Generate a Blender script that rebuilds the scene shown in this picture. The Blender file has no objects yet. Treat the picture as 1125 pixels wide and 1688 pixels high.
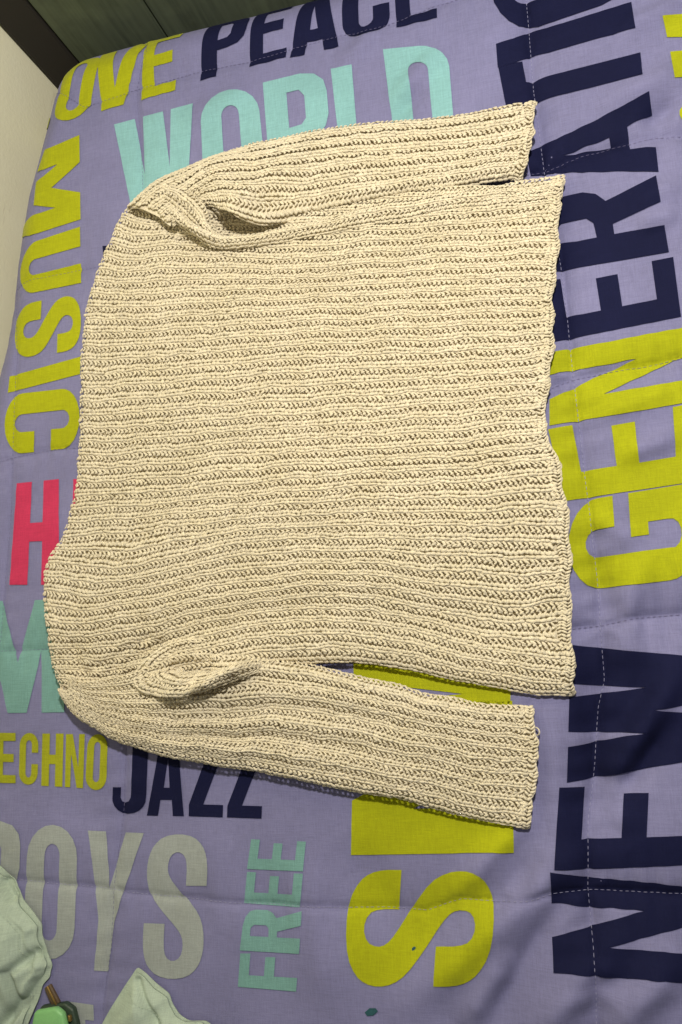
import bpy, bmesh, math, random
import numpy as np
from mathutils import Matrix, Vector
from mathutils.geometry import delaunay_2d_cdt

# ============ camera, light, exposure ============
scene = bpy.context.scene
COL = scene.collection
# ---- shared geometry helpers (embedded in scene.py) ----
CAM_X = np.array((.9654, -.0535, -.2554)); CAM_Y = np.array((.0931, .9848, .1465)); CAM_Z = np.array((.2437, -.1652, .9557))
CAM_POS = CAM_Z * 1.0
def seg_dist(x, y, pts):
    """distance to a polyline, and the run along it at the closest point"""
    best = np.full(x.shape, 9.0); run = np.zeros(x.shape); acc = 0.0
    for (ax, ay), (bx, by) in zip(pts[:-1], pts[1:]):
        dx, dy = bx-ax, by-ay; L = math.hypot(dx, dy)
        if L < 1e-9: continue
        t = np.clip(((x-ax)*dx + (y-ay)*dy)/(L*L), 0, 1)
        d = np.hypot(x-(ax+t*dx), y-(ay+t*dy))
        m = d < best
        best = np.where(m, d, best); run = np.where(m, acc+t*L, run)
        acc += L
    return best, run
def wob(x, y, f, s):
    """cheap smooth noise, about -1..1"""
    a = np.sin(f*(1.00*x+0.37*y)+s*1.7) + np.sin(f*(-.61*x+.92*y)*1.31+s*2.9) + np.sin(f*(.23*x-1.1*y)*.77+s*.6+1.3*np.sin(f*.5*x+s))
    return a/3
def sstep(t): t = np.clip(t, 0, 1); return t*t*(3-2*t)
def quilt_base(x, y):
    """bed shape and broad folds, without the quilting"""
    x = np.asarray(x, float); y = np.asarray(y, float)
    z = .004*wob(x, y, 9, 1) + .0018*wob(x, y, 23, 4) + .0007*wob(x, y*.6, 61, 2)*sstep((x+.05)/.3)
    xe = np.interp(y, EDGE_Y, EDGE_X)
    s = np.clip(xe-x, 0, None)
    z = z - np.where(s < .13, 12*s*s, 12*.13**2+3.12*(s-.13))
    ye = HEAD_Y0 + HEAD_SL*x
    s = np.clip(y-ye, 0, None)
    z = z - np.where(s < .1, 9*s*s, .09+1.8*(s-.1))
    for ax, ay, bx, by, w, amp in FOLDS:
        d, r = seg_dist(x, y, ((ax, ay), (bx, by)))
        L = math.hypot(bx-ax, by-ay)
        z = z + 1.5*amp*np.exp(-(d/w)**2)*np.clip(np.minimum(r, L-r)/(.3*L), .0, 1)
    return z
def quilt_z(x, y):
    x = np.asarray(x, float); y = np.asarray(y, float)
    z = quilt_base(x, y)
    dm = np.full(x.shape, 9.0); rm = np.zeros(x.shape)
    for k, pts in enumerate(SEAMS):
        d, r = seg_dist(x, y, pts)
        m = d < dm
        dm = np.where(m, d, dm); rm = np.where(m, r+k*3.1, rm)
    xe = np.interp(y, EDGE_Y, EDGE_X)
    side = sstep((x-xe+.05)/.12)*sstep((HEAD_Y0-y+.05)/.1)
    pf = .0045+.0085*sstep((x-.02)/.3)
    z = z + side*pf*(1-np.exp(-dm/.022)) + (1-side)*.004 - .0022*np.exp(-(dm/.0035)**2)
    z = z + (.0010+.0011*sstep((x-.1)/.15))*np.sin(rm*2*math.pi/.034+2*np.sin(rm*31)+x*40)*np.exp(-dm/.028)*(1-np.exp(-dm/.004))
    return z

def edge_round(d, w): t = np.clip(d/w, 0, 1); return np.sqrt(1-(1-t)**2)
# heights of the knitted pieces above the bed; U runs along the rows, I counts them
def h_body(U, I, n, x, y):
    e = .0015+.0105*edge_round(U*.62, .016)*edge_round((n-I)*.0165, .018)
    pk = .009*np.exp(-((x-.285)/.05)**2-((y-.062)/.011)**2) - .004*np.exp(-((x-.28)/.05)**2-((y-.078)/.008)**2)
    for pts, w, a in GATHERS:
        d, _ = seg_dist(x, y, pts); pk = pk+a*np.exp(-(d/w)**2)
    return e+pk+.0016*wob(x, y*2.2, 16, 2)+.002*np.sin(I*2*math.pi/5.3+2*U)*sstep((I-30)/4)
def h_upper(U, I, n, x, y):
    lip = np.exp(-((U-.235)/.065)**2)*sstep((I-3.4)/3.0)
    e = .0015+.0195*edge_round(I*.0165, .026)*edge_round((n-I)*.0165+.05*lip, .018)*(1-.4*sstep((U-.6)/.4))
    e = e+.026*lip+.010*np.exp(-(U/.2)**2)*sstep(I/2)
    return e+.0013*np.sin(I*2*math.pi/2.1+3*U)*sstep(U*3)
def h_fold_up(U, I, n, x, y):
    t = I/n
    roll = np.sqrt(np.clip(1-(2*t-1)**2, 0, 1))
    big = .017*np.exp(-((U-.17)/.13)**2)+.010*(1-.6*sstep((U-.5)/.5))
    return .007+.006*(1-U)+big*roll*.95*(1+.12*np.sin(U*33+3*t)+.08*np.sin(U*71))
def h_lower(U, I, n, x, y):
    e = .0015+.0195*edge_round((n-I)*.0165, .026)*edge_round(I*.0165+.02*np.exp(-(U/.35)**4), .022)*(1-.4*sstep((U-.6)/.4))
    for pts, w, a in SLIT:
        d, _ = seg_dist(x, y, pts); e = e+a*np.exp(-(d/w)**2)
    e = e+.006*np.exp(-(U/.42)**4)*sstep((n-I)/4)*edge_round(U*.6, .02)
    return e+.0042*np.sin(I*2*math.pi/2.6+2.2*U+.6)*np.exp(-((U-.45)/.28)**2)*sstep(I/2)*sstep((n-I)/2)
def h_fold_low(U, I, n, x, y):
    t = I/n
    roll = np.sqrt(np.clip(1-(2*t-1)**2, 0, 1))
    ends = (.25+.75*sstep((U-.30)/.25))*sstep(U/.3)*sstep((1-U)/.2)*(1+.16*np.sin(U*17+3*t)+.10*np.sin(U*41-4*t))
    roll = np.where(t > .5, np.sqrt(np.clip(1-(1.5*t-.75)**2, 0, 1)), roll)
    return .008+.010*ends+(.004+.031*ends)*roll
def h_swirl(U, I, n, x, y):
    t = I/n
    roll = np.sqrt(np.clip(1-(1.7*t-.8)**2, 0, 1))
    return .016+.020*roll*sstep((U+.12)/.35)*sstep((1.05-U)/.3)*(1+.13*np.sin(U*19+4*t))

cam = bpy.data.cameras.new('camera'); cam_o = bpy.data.objects.new('camera', cam); COL.objects.link(cam_o)
M4 = Matrix.Identity(4)
for c, v in enumerate((CAM_X, CAM_Y, CAM_Z)):
    for r in range(3): M4[r][c] = float(v[r])
for r in range(3): M4[r][3] = float(CAM_POS[r])
cam_o.matrix_world = M4
cam.sensor_fit = 'VERTICAL'; cam.sensor_height = 24; cam.lens = 24*1325/1688; cam.clip_start = .02; cam.clip_end = 60
scene.camera = cam_o
world = bpy.data.worlds.new('World'); scene.world = world; world.use_nodes = True
bg = world.node_tree.nodes['Background']; bg.inputs[0].default_value = (.93, .96, 1, 1); bg.inputs[1].default_value = .125
lamp = bpy.data.lights.new('ceiling_bulb', 'POINT'); lamp.energy = 74; lamp.shadow_soft_size = .045; lamp.color = (1, .957, .88)
lamp_o = bpy.data.objects.new('ceiling_bulb', lamp); COL.objects.link(lamp_o); lamp_o.location = (.34, .42, 1.2)
scene.view_settings.view_transform = 'Standard'; scene.view_settings.look = 'None'
scene.view_settings.exposure = 0.0; scene.view_settings.gamma = 1
scene.view_settings.use_curve_mapping = False

# ============ data: what lies where on the bed (metres) ============
EDGE_Y=[-1.2,0.0098,0.1361,0.2471,0.2934,0.3597,0.4276,0.4763,0.5353,0.5837,0.6424,0.7067,0.7365]
EDGE_X=[-0.5047,-0.5047,-0.4867,-0.47,-0.4581,-0.4465,-0.439,-0.4311,-0.421,-0.4064,-0.3896,-0.3716,-0.3587]
HEAD_Y0=0.6888; HEAD_SL=0.0
# broad creases of the quilt: x0,y0,x1,y1,width,height
FOLDS=[[0.2782,-0.3645,0.0226,-0.5781,0.024,0.012],[0.292,-0.4687,0.1675,-0.5939,0.02,0.011],[0.2263,-0.4399,0.1302,-0.5782,0.012,-0.006],[0.2022,-0.3516,0.0964,-0.4553,0.014,0.007],[0.4644,0.4933,0.3527,0.463,0.018,0.008],[0.4406,0.347,0.3706,0.3299,0.016,0.006],[0.2715,-0.1755,0.2749,-0.3957,0.014,-0.006],[0.2289,-0.2407,0.2293,-0.4087,0.016,0.005],[0.1796,0.601,0.094,0.5331,0.014,0.005],[0.1437,0.5477,0.1009,0.5137,0.012,-0.004],[0.3482,-0.0649,0.3076,-0.204,0.016,0.006],[0.2988,-0.0676,0.3053,-0.1639,0.01,-0.004],[0.4093,0.1047,0.3106,0.0812,0.014,0.004],[-0.0231,-0.3848,0.0623,-0.5009,0.03,-0.004],[-0.1998,-0.3644,-0.1347,-0.5345,0.03,0.003],[-0.4307,-0.3492,-0.1998,-0.3644,0.03,-0.003],[0.3524,-0.1995,0.2847,-0.3011,0.018,-0.006],[0.3748,-0.1941,0.2821,-0.3266,0.016,0.011],[0.3582,-0.258,0.2857,-0.3519,0.012,-0.008],[0.3405,-0.4909,0.2471,-0.5773,0.02,0.012],[0.4637,0.5763,0.3803,0.5567,0.014,0.006],[0.4499,0.4562,0.3955,0.4325,0.01,-0.006],[0.3749,0.3055,0.433,0.3097,0.012,0.006],[0.4028,0.0483,0.3254,0.0287,0.012,0.006],[0.2858,-0.0313,0.3475,-0.0717,0.012,0.005],[0.2111,-0.3963,0.1398,-0.4606,0.012,-0.006],[0.1696,-0.497,0.1037,-0.5797,0.016,0.008],[0.1026,0.6673,0.0311,0.6029,0.016,0.004],[-0.2031,0.5753,-0.0916,0.6056,0.02,0.004],[-0.3499,0.0701,-0.4344,-0.0063,0.02,0.003],[-0.0836,-0.3988,-0.0341,-0.5863,0.03,0.005]]
# gathers in the knit
GATHERS=[[[[-0.333,-0.1905],[-0.2899,-0.1698],[-0.2372,-0.1468]],0.006,-0.01],[[[-0.314,-0.1973],[-0.2764,-0.1809]],0.005,-0.008],[[[-0.3417,-0.1795],[-0.2983,-0.1588],[-0.2556,-0.1398]],0.005,-0.007],[[[-0.3628,-0.1416],[-0.3575,-0.165],[-0.3461,-0.1847]],0.006,-0.006],[[[-0.2611,0.4389],[-0.2273,0.4232],[-0.1937,0.39]],0.006,-0.004],[[[-0.1448,0.4017],[-0.1063,0.3872],[-0.0642,0.379]],0.012,-0.007]]
SLIT=[[[[-0.2129,-0.1807],[-0.1691,-0.1783]],0.008,-0.02]]
# quilting seams
SEAMS=[[[0.2865,0.6959],[0.2833,0.6439],[0.2825,0.5924],[0.2807,0.5146],[0.2821,0.4641],[0.2834,0.4068],[0.2882,0.3404],[0.2913,0.2749],[0.2924,0.2117],[0.292,0.1505],[0.2928,0.0608],[0.2933,0.0034],[0.2944,-0.0252],[0.2946,-0.1051],[0.2931,-0.1571],[0.2916,-0.2174],[0.2824,-0.2473],[0.2725,-0.3071],[0.2582,-0.3675],[0.2516,-0.4332],[0.2516,-0.4908],[0.2472,-0.567],[0.243,-0.6339]],[[-0.371,0.9862],[-0.2558,0.7123],[-0.2718,0.6494],[-0.2663,0.5522],[-0.2658,0.4871],[-0.273,0.2327],[-0.2883,-0.0587],[-0.3014,-0.32],[-0.3089,-0.3891],[-0.3188,-0.4469],[-0.3231,-0.5136],[-0.3334,-0.5729],[-0.3392,-0.6531]],[[-0.4839,0.3945],[-0.4674,0.2758],[-0.4741,0.1201],[-0.475,0.0487],[-0.4844,-0.0777],[-0.4932,-0.1838],[-0.4914,-0.4014],[-0.4945,-0.6208]],[[-0.579,0.8308],[-0.3593,0.6438],[-0.2688,0.6506],[-0.1729,0.6538],[-0.0963,0.6525],[-0.038,0.6574],[0.0313,0.6596],[0.0817,0.6525],[0.1405,0.663],[0.1693,0.6669],[0.2328,0.6715],[0.3548,0.6664],[0.5239,0.6505]],[[-0.4811,0.3828],[-0.4452,0.3863],[-0.365,0.3872],[-0.3274,0.3855],[-0.0482,0.3779],[0.2566,0.4051],[0.286,0.403],[0.3242,0.4136],[0.3638,0.4166],[0.4163,0.4182],[0.4449,0.4126],[0.4939,0.4041]],[[-0.5086,0.1157],[-0.4664,0.1236],[-0.4086,0.1278],[-0.3665,0.1255],[-0.0433,0.1257],[0.2643,0.1232],[0.2928,0.1306],[0.3375,0.1337],[0.371,0.1341],[0.413,0.1391],[0.4609,0.1395]],[[-0.5003,-0.1461],[-0.413,-0.1473],[-0.0719,-0.1573],[0.2626,-0.1594],[0.2976,-0.1574],[0.3332,-0.1509],[0.38,-0.1503],[0.4264,-0.1499]],[[-0.4991,-0.4357],[-0.4582,-0.4373],[-0.3924,-0.4423],[-0.3303,-0.4462],[-0.2975,-0.4517],[-0.2287,-0.4564],[-0.1564,-0.4605],[-0.0716,-0.4608],[-0.0279,-0.4628],[0.0425,-0.463],[0.0756,-0.463],[0.1149,-0.4483],[0.1552,-0.4498],[0.1884,-0.4452],[0.2119,-0.4381],[0.2595,-0.4363],[0.3466,-0.4394],[0.3905,-0.4415]]]
# printed letters: character, colour, outline loops on the cloth in 0.1 mm
LETTERS=[
["W","mint",[[[-2774,4339],[-2605,4351],[-2422,4346],[-2416,4581],[-2408,4816],[-2397,5049],[-2362,4815],[-2326,4580],[-2291,4347],[-2120,4351],[-1954,4362],[-1939,4566],[-1927,4776],[-1913,4987],[-1898,5198],[-1881,5408],[-1857,5610],[-1825,5799],[-1813,6024],[-1989,6029],[-2162,6025],[-2175,5803],[-2186,5581],[-2197,5361],[-2205,5137],[-2226,5360],[-2246,5579],[-2267,5802],[-2285,6020],[-2446,6023],[-2614,6036],[-2609,5804],[-2618,5594],[-2611,5363],[-2617,5151],[-2662,5386],[-2691,5600],[-2717,5809],[-2755,6035],[-2910,6014],[-3070,6000],[-3028,5785],[-2990,5576],[-2953,5367],[-2918,5162],[-2878,4952],[-2843,4747],[-2810,4544]]]],
["O","mint",[[[-841,5706],[-870,5833],[-935,5945],[-1029,6029],[-1145,6079],[-1273,6097],[-1273,6097],[-1407,6087],[-1520,6023],[-1607,5922],[-1666,5810],[-1697,5704],[-1706,5507],[-1703,5289],[-1698,5067],[-1691,4846],[-1665,4721],[-1596,4608],[-1489,4517],[-1359,4461],[-1216,4441],[-1216,4441],[-1076,4461],[-953,4517],[-858,4604],[-801,4712],[-786,4834],[-800,5048],[-813,5266],[-827,5485]],[[-1140,5725],[-1146,5767],[-1163,5804],[-1189,5831],[-1223,5847],[-1261,5852],[-1261,5852],[-1301,5845],[-1337,5827],[-1366,5798],[-1386,5762],[-1395,5721],[-1396,5508],[-1387,5279],[-1377,5049],[-1368,4822],[-1359,4775],[-1338,4733],[-1306,4699],[-1267,4677],[-1225,4670],[-1225,4670],[-1183,4677],[-1146,4698],[-1118,4731],[-1101,4772],[-1096,4818],[-1108,5044],[-1120,5272],[-1132,5502]]]],
["R","mint",[[[-713,4454],[-606,4451],[-500,4449],[-395,4447],[-401,4663],[-407,4882],[-414,5102],[-290,5101],[-237,4879],[-184,4659],[-132,4440],[15,4435],[163,4429],[105,4668],[47,4907],[-11,5147],[91,5263],[140,5431],[131,5774],[90,5950],[-38,6076],[-237,6132],[-343,6129],[-452,6131],[-560,6127],[-670,6129],[-777,6124],[-769,5909],[-760,5696],[-752,5484],[-743,5273],[-734,5065],[-726,4858],[-719,4655]],[[-422,5337],[-245,5352],[-177,5435],[-188,5779],[-263,5884],[-442,5885],[-432,5609]]]],
["L","mint",[[[282,4494],[372,4505],[462,4516],[552,4527],[641,4536],[730,4546],[819,4555],[907,4564],[995,4574],[1007,4793],[910,4785],[812,4777],[714,4769],[615,4760],[516,4752],[514,4937],[511,5121],[509,5306],[507,5493],[505,5682],[501,5875],[501,6055],[354,6068],[204,6087],[216,5878],[226,5673],[236,5473],[246,5274],[255,5078],[264,4883],[273,4688]]]],
["D","mint",[[[1019,4567],[1127,4560],[1234,4555],[1340,4547],[1445,4541],[1547,4550],[1643,4588],[1720,4655],[1770,4743],[1787,4843],[1788,5053],[1789,5265],[1789,5478],[1790,5690],[1771,5794],[1717,5884],[1628,5974],[1515,6054],[1413,6085],[1296,6108],[1178,6128],[1058,6152],[938,6179],[950,5965],[960,5760],[972,5551],[980,5356],[989,5164],[999,4965],[1009,4766]],[[1516,5689],[1511,5715],[1495,5741],[1469,5768],[1436,5796],[1398,5821],[1371,5833],[1334,5843],[1301,5835],[1276,5814],[1261,5782],[1257,5740],[1266,5511],[1261,5364],[1272,5117],[1280,4892],[1287,4858],[1304,4826],[1329,4799],[1360,4781],[1394,4772],[1417,4770],[1451,4773],[1481,4786],[1505,4807],[1520,4835],[1524,4868],[1521,5083],[1517,5300],[1515,5511]]]],
["N","navy",[[[3541,-5214],[3557,-5080],[3572,-4945],[3395,-4934],[3215,-4914],[3036,-4908],[2855,-4897],[2672,-4883],[2861,-4833],[3050,-4789],[3238,-4742],[3425,-4694],[3609,-4640],[3624,-4536],[3642,-4438],[3650,-4315],[3471,-4307],[3284,-4284],[3097,-4265],[2910,-4249],[2720,-4234],[2528,-4231],[2334,-4171],[2141,-4146],[2132,-4306],[2121,-4476],[2313,-4501],[2504,-4535],[2692,-4526],[2878,-4536],[3063,-4550],[2872,-4598],[2682,-4657],[2490,-4734],[2296,-4772],[2100,-4832],[2095,-4943],[2088,-5059],[2083,-5166],[2273,-5148],[2459,-5151],[2643,-5163],[2825,-5168],[3000,-5146],[3176,-5147],[3361,-5192]]]],
["E","navy",[[[3766,-4070],[3781,-3968],[3796,-3866],[3812,-3765],[3828,-3664],[3845,-3563],[3862,-3462],[3878,-3361],[3895,-3259],[3652,-3265],[3635,-3370],[3618,-3474],[3600,-3579],[3583,-3683],[3567,-3787],[3367,-3796],[3165,-3805],[3182,-3693],[3201,-3582],[3219,-3471],[3237,-3360],[2989,-3380],[2969,-3488],[2949,-3595],[2931,-3707],[2913,-3820],[2706,-3835],[2494,-3838],[2511,-3733],[2528,-3627],[2546,-3525],[2563,-3418],[2581,-3306],[2317,-3287],[2301,-3396],[2284,-3503],[2268,-3608],[2251,-3715],[2235,-3821],[2219,-3922],[2203,-4019],[2187,-4123],[2390,-4124],[2593,-4138],[2794,-4121],[2993,-4113],[3190,-4103],[3383,-4090],[3575,-4078]]]],
["W","navy",[[[3950,-2994],[3973,-2785],[3997,-2575],[3796,-2552],[3589,-2526],[3375,-2494],[3593,-2470],[3808,-2444],[4014,-2416],[4039,-2203],[4064,-1989],[3887,-1964],[3706,-1937],[3524,-1911],[3340,-1883],[3153,-1855],[2971,-1828],[2780,-1799],[2588,-1768],[2560,-1979],[2534,-2190],[2742,-2216],[2947,-2236],[3147,-2253],[3342,-2268],[3143,-2289],[2938,-2309],[2729,-2329],[2515,-2339],[2491,-2524],[2467,-2709],[2679,-2734],[2886,-2740],[3083,-2734],[3276,-2732],[3076,-2769],[2875,-2818],[2663,-2854],[2447,-2869],[2423,-3056],[2399,-3244],[2603,-3233],[2806,-3204],[2999,-3153],[3201,-3132],[3387,-3087],[3575,-3053],[3764,-3023]]]],
["G","lime",[[[3207,-131],[3041,-136],[2974,-146],[2882,-202],[2799,-294],[2732,-410],[2687,-540],[2666,-678],[2671,-815],[2702,-937],[2756,-1040],[2830,-1113],[2921,-1150],[2990,-1156],[3166,-1153],[3340,-1149],[3525,-1136],[3706,-1125],[3773,-1111],[3855,-1064],[3926,-988],[3986,-885],[4028,-764],[4051,-632],[4037,-388],[3986,-329],[4069,-282],[4079,-71],[3904,-84],[3728,-98],[3551,-110],[3372,-122],[3366,-247],[3360,-371],[3351,-497],[3342,-624],[3539,-606],[3547,-462],[3751,-449],[3810,-453],[3854,-494],[3877,-565],[3873,-648],[3843,-722],[3795,-768],[3735,-769],[3550,-780],[3363,-792],[3179,-799],[2993,-802],[2932,-797],[2881,-766],[2857,-701],[2862,-622],[2894,-552],[2946,-506],[3005,-494],[3184,-490],[3196,-309]]]],
["E","lime",[[[4118,-61],[4128,49],[4138,159],[4147,269],[4157,380],[4167,490],[4176,601],[4186,713],[4196,825],[3944,806],[3938,692],[3929,576],[3917,455],[3914,347],[3911,239],[3717,225],[3523,211],[3517,316],[3521,439],[3527,568],[3528,687],[3274,674],[3276,555],[3280,438],[3282,319],[3285,203],[3089,197],[2890,194],[2881,306],[2872,412],[2863,523],[2855,637],[2845,743],[2574,713],[2587,606],[2599,497],[2611,388],[2623,284],[2635,178],[2647,70],[2659,-35],[2671,-139],[2861,-119],[3047,-110],[3228,-107],[3408,-100],[3587,-92],[3765,-82],[3942,-71]]]],
["N","lime",[[[4161,844],[4171,976],[4183,1110],[3993,1096],[3800,1077],[3611,1070],[3420,1063],[3225,1051],[3427,1129],[3628,1206],[3826,1281],[4031,1372],[4216,1430],[4216,1522],[4219,1621],[4224,1723],[4038,1715],[3850,1707],[3659,1696],[3466,1684],[3271,1675],[3077,1675],[2879,1681],[2675,1646],[2663,1512],[2651,1390],[2853,1411],[3052,1417],[3247,1420],[3443,1435],[3636,1445],[3441,1382],[3242,1320],[3036,1237],[2830,1163],[2622,1085],[2612,970],[2602,863],[2592,756],[2796,776],[2999,792],[3194,787],[3387,789],[3582,801],[3777,816],[3970,832]]]],
["E","navy",[[[4155,1850],[4154,1939],[4153,2028],[4153,2119],[4153,2210],[4153,2302],[4154,2395],[4154,2488],[4155,2581],[3920,2576],[3921,2479],[3921,2383],[3922,2287],[3922,2192],[3923,2097],[3733,2088],[3542,2081],[3540,2182],[3537,2282],[3535,2384],[3532,2487],[3289,2481],[3293,2378],[3296,2273],[3300,2173],[3305,2074],[3110,2074],[2914,2095],[2909,2191],[2904,2292],[2898,2390],[2892,2482],[2887,2585],[2630,2537],[2636,2436],[2643,2343],[2649,2248],[2655,2147],[2661,2050],[2667,1958],[2674,1866],[2680,1772],[2874,1808],[3062,1803],[3247,1799],[3431,1808],[3615,1818],[3796,1828],[3976,1838]]]],
["R","navy",[[[4117,2650],[4113,2766],[4109,2880],[4099,2977],[3916,2974],[3737,2992],[3550,2990],[3546,3124],[3731,3178],[3906,3204],[4087,3260],[4075,3408],[4084,3619],[3889,3553],[3694,3496],[3496,3435],[3394,3554],[3251,3615],[2964,3630],[2819,3596],[2718,3445],[2677,3219],[2680,3113],[2683,2990],[2686,2886],[2688,2766],[2691,2660],[2880,2694],[3061,2672],[3239,2652],[3417,2647],[3595,2648],[3771,2651],[3945,2651]],[[3352,2991],[3332,3182],[3260,3265],[2973,3285],[2890,3241],[2895,3047],[3124,3003]]]],
["A","navy",[[[4117,3664],[4123,3835],[4131,4018],[3854,4085],[3854,4243],[3846,4368],[4142,4471],[4126,4572],[4114,4683],[3935,4619],[3758,4576],[3580,4540],[3396,4489],[3211,4438],[3024,4396],[2837,4392],[2643,4293],[2650,4207],[2657,4138],[2665,4079],[2672,3989],[2865,3993],[3051,3937],[3235,3892],[3417,3851],[3597,3811],[3773,3767],[3947,3717]],[[3641,4176],[3629,4280],[3446,4256],[3259,4221],[3068,4173],[3262,4187],[3453,4186]]]],
["T","navy",[[[4070,4911],[4082,5099],[4084,5248],[3863,5236],[3639,5227],[3414,5224],[3187,5232],[2958,5258],[2723,5260],[2713,5410],[2703,5558],[2404,5512],[2414,5403],[2423,5283],[2433,5176],[2442,5062],[2452,4948],[2461,4842],[2470,4726],[2479,4626],[2764,4688],[2753,4812],[2744,4967],[2974,4959],[3200,4936],[3423,4934],[3644,4934],[3860,4926]]]],
["I","navy",[[[4055,5542],[4051,5574],[4047,5609],[4046,5652],[4049,5716],[4053,5788],[4055,5845],[4054,5895],[4054,5942],[3853,5922],[3652,5904],[3449,5891],[3246,5891],[3041,5909],[2834,5974],[2618,5892],[2402,5853],[2402,5811],[2401,5768],[2400,5724],[2400,5680],[2399,5637],[2398,5594],[2397,5553],[2397,5514],[2614,5547],[2833,5620],[3042,5566],[3249,5547],[3455,5545],[3659,5553],[3860,5555]]]],
["O","navy",[[[2714,7069],[2586,7012],[2485,6921],[2422,6807],[2403,6666],[2429,6451],[2429,6451],[2494,6274],[2589,6130],[2704,6051],[2830,6046],[2948,5983],[3143,5959],[3336,5958],[3528,5968],[3720,5990],[3827,6031],[3921,6118],[3993,6238],[4041,6401],[4066,6632],[4066,6632],[4029,6732],[3965,6871],[3869,6973],[3755,7069],[3624,7080],[3399,7061],[3173,7054],[2946,7077]],[[2781,6707],[2735,6698],[2696,6630],[2670,6573],[2659,6514],[2664,6472],[2664,6472],[2684,6433],[2716,6404],[2758,6385],[2805,6390],[2853,6390],[3066,6323],[3279,6325],[3493,6353],[3705,6379],[3746,6384],[3783,6408],[3812,6453],[3832,6515],[3840,6594],[3840,6594],[3832,6657],[3805,6679],[3769,6705],[3727,6729],[3680,6731],[3459,6722],[3235,6710],[3009,6703]]]],
["M","lime",[[[-4396,5576],[-4229,5539],[-4109,5552],[-3995,5570],[-4113,5498],[-4235,5429],[-4388,5390],[-4416,5011],[-4276,4956],[-4154,4919],[-4031,4883],[-4158,4868],[-4287,4853],[-4432,4853],[-4746,4830],[-4744,4652],[-4484,4546],[-4345,4544],[-4223,4558],[-4100,4570],[-3980,4584],[-3861,4598],[-3741,4611],[-3623,4625],[-3623,4834],[-3623,5043],[-3743,5084],[-3863,5126],[-3981,5168],[-4099,5211],[-3976,5287],[-3856,5365],[-3739,5443],[-3626,5522],[-3630,5741],[-3636,5963],[-3732,5945],[-3829,5926],[-3925,5907],[-4022,5889],[-4124,5875],[-4254,5892]]]],
["U","lime",[[[-3635,4515],[-3752,4500],[-3871,4487],[-3989,4472],[-4109,4457],[-4231,4444],[-4351,4430],[-4398,4417],[-4468,4381],[-4542,4328],[-4609,4257],[-4666,4175],[-4696,4077],[-4694,3969],[-4674,3871],[-4609,3768],[-4539,3694],[-4464,3650],[-4413,3642],[-4285,3648],[-4148,3647],[-4013,3645],[-3885,3650],[-3747,3645],[-3620,3648],[-3637,3812],[-3639,3962],[-3766,3956],[-3900,3956],[-4022,3943],[-4155,3940],[-4287,3935],[-4409,3922],[-4435,3925],[-4471,3954],[-4491,4006],[-4485,4063],[-4455,4114],[-4412,4146],[-4385,4154],[-4262,4167],[-4133,4175],[-4006,4184],[-3885,4197],[-3756,4203],[-3633,4213],[-3634,4364]]]],
["S","lime",[[[-3996,2653],[-3899,2651],[-3842,2656],[-3792,2667],[-3747,2687],[-3709,2715],[-3672,2759],[-3639,2820],[-3617,2902],[-3606,3005],[-3606,3110],[-3618,3215],[-3641,3301],[-3673,3364],[-3707,3412],[-3745,3443],[-3789,3467],[-3839,3482],[-3890,3486],[-3942,3477],[-3991,3456],[-4038,3422],[-4093,3364],[-4155,3281],[-4218,3187],[-4283,3085],[-4336,3017],[-4373,2981],[-4411,2960],[-4452,2953],[-4493,2959],[-4531,2976],[-4554,3007],[-4565,3056],[-4566,3109],[-4550,3161],[-4518,3193],[-4471,3209],[-4405,3214],[-4277,3209],[-4271,3351],[-4270,3498],[-4380,3497],[-4446,3495],[-4497,3483],[-4545,3466],[-4593,3442],[-4641,3404],[-4685,3346],[-4749,3287],[-4756,3175],[-4749,3060],[-4732,2948],[-4713,2863],[-4680,2799],[-4621,2738],[-4582,2708],[-4539,2687],[-4488,2674],[-4430,2670],[-4366,2676],[-4303,2695],[-4243,2725],[-4184,2781],[-4124,2861],[-4062,2953],[-3999,3056],[-3951,3125],[-3918,3163],[-3886,3185],[-3853,3193],[-3818,3188],[-3780,3169],[-3753,3135],[-3736,3084],[-3737,3034],[-3753,2985],[-3781,2952],[-3819,2937],[-3876,2929],[-3987,2932],[-3992,2792]]]],
["I","lime",[[[-4779,2420],[-4780,2389],[-4782,2358],[-4785,2327],[-4789,2298],[-4793,2268],[-4798,2239],[-4802,2209],[-4807,2180],[-4672,2202],[-4512,2210],[-4360,2222],[-4211,2235],[-4063,2248],[-3918,2262],[-3773,2276],[-3630,2290],[-3628,2321],[-3627,2353],[-3625,2384],[-3623,2416],[-3621,2448],[-3619,2479],[-3617,2511],[-3615,2542],[-3756,2526],[-3899,2511],[-4042,2496],[-4188,2481],[-4335,2466],[-4483,2451],[-4634,2438]]]],
["C","lime",[[[-4150,1276],[-3984,1272],[-3925,1279],[-3833,1307],[-3764,1371],[-3708,1458],[-3668,1561],[-3650,1675],[-3657,1792],[-3684,1901],[-3730,1994],[-3791,2064],[-3863,2105],[-3920,2116],[-4076,2121],[-4235,2127],[-4397,2134],[-4563,2143],[-4624,2137],[-4712,2106],[-4762,2030],[-4804,1934],[-4834,1824],[-4852,1709],[-4842,1591],[-4808,1481],[-4773,1395],[-4722,1331],[-4636,1285],[-4581,1277],[-4405,1279],[-4380,1420],[-4369,1567],[-4575,1573],[-4609,1580],[-4661,1618],[-4700,1682],[-4697,1747],[-4656,1797],[-4605,1829],[-4572,1833],[-4407,1828],[-4243,1823],[-4079,1817],[-3920,1814],[-3887,1807],[-3842,1771],[-3818,1713],[-3820,1649],[-3849,1593],[-3899,1562],[-3932,1558],[-4107,1561],[-4117,1414]]]],
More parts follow.
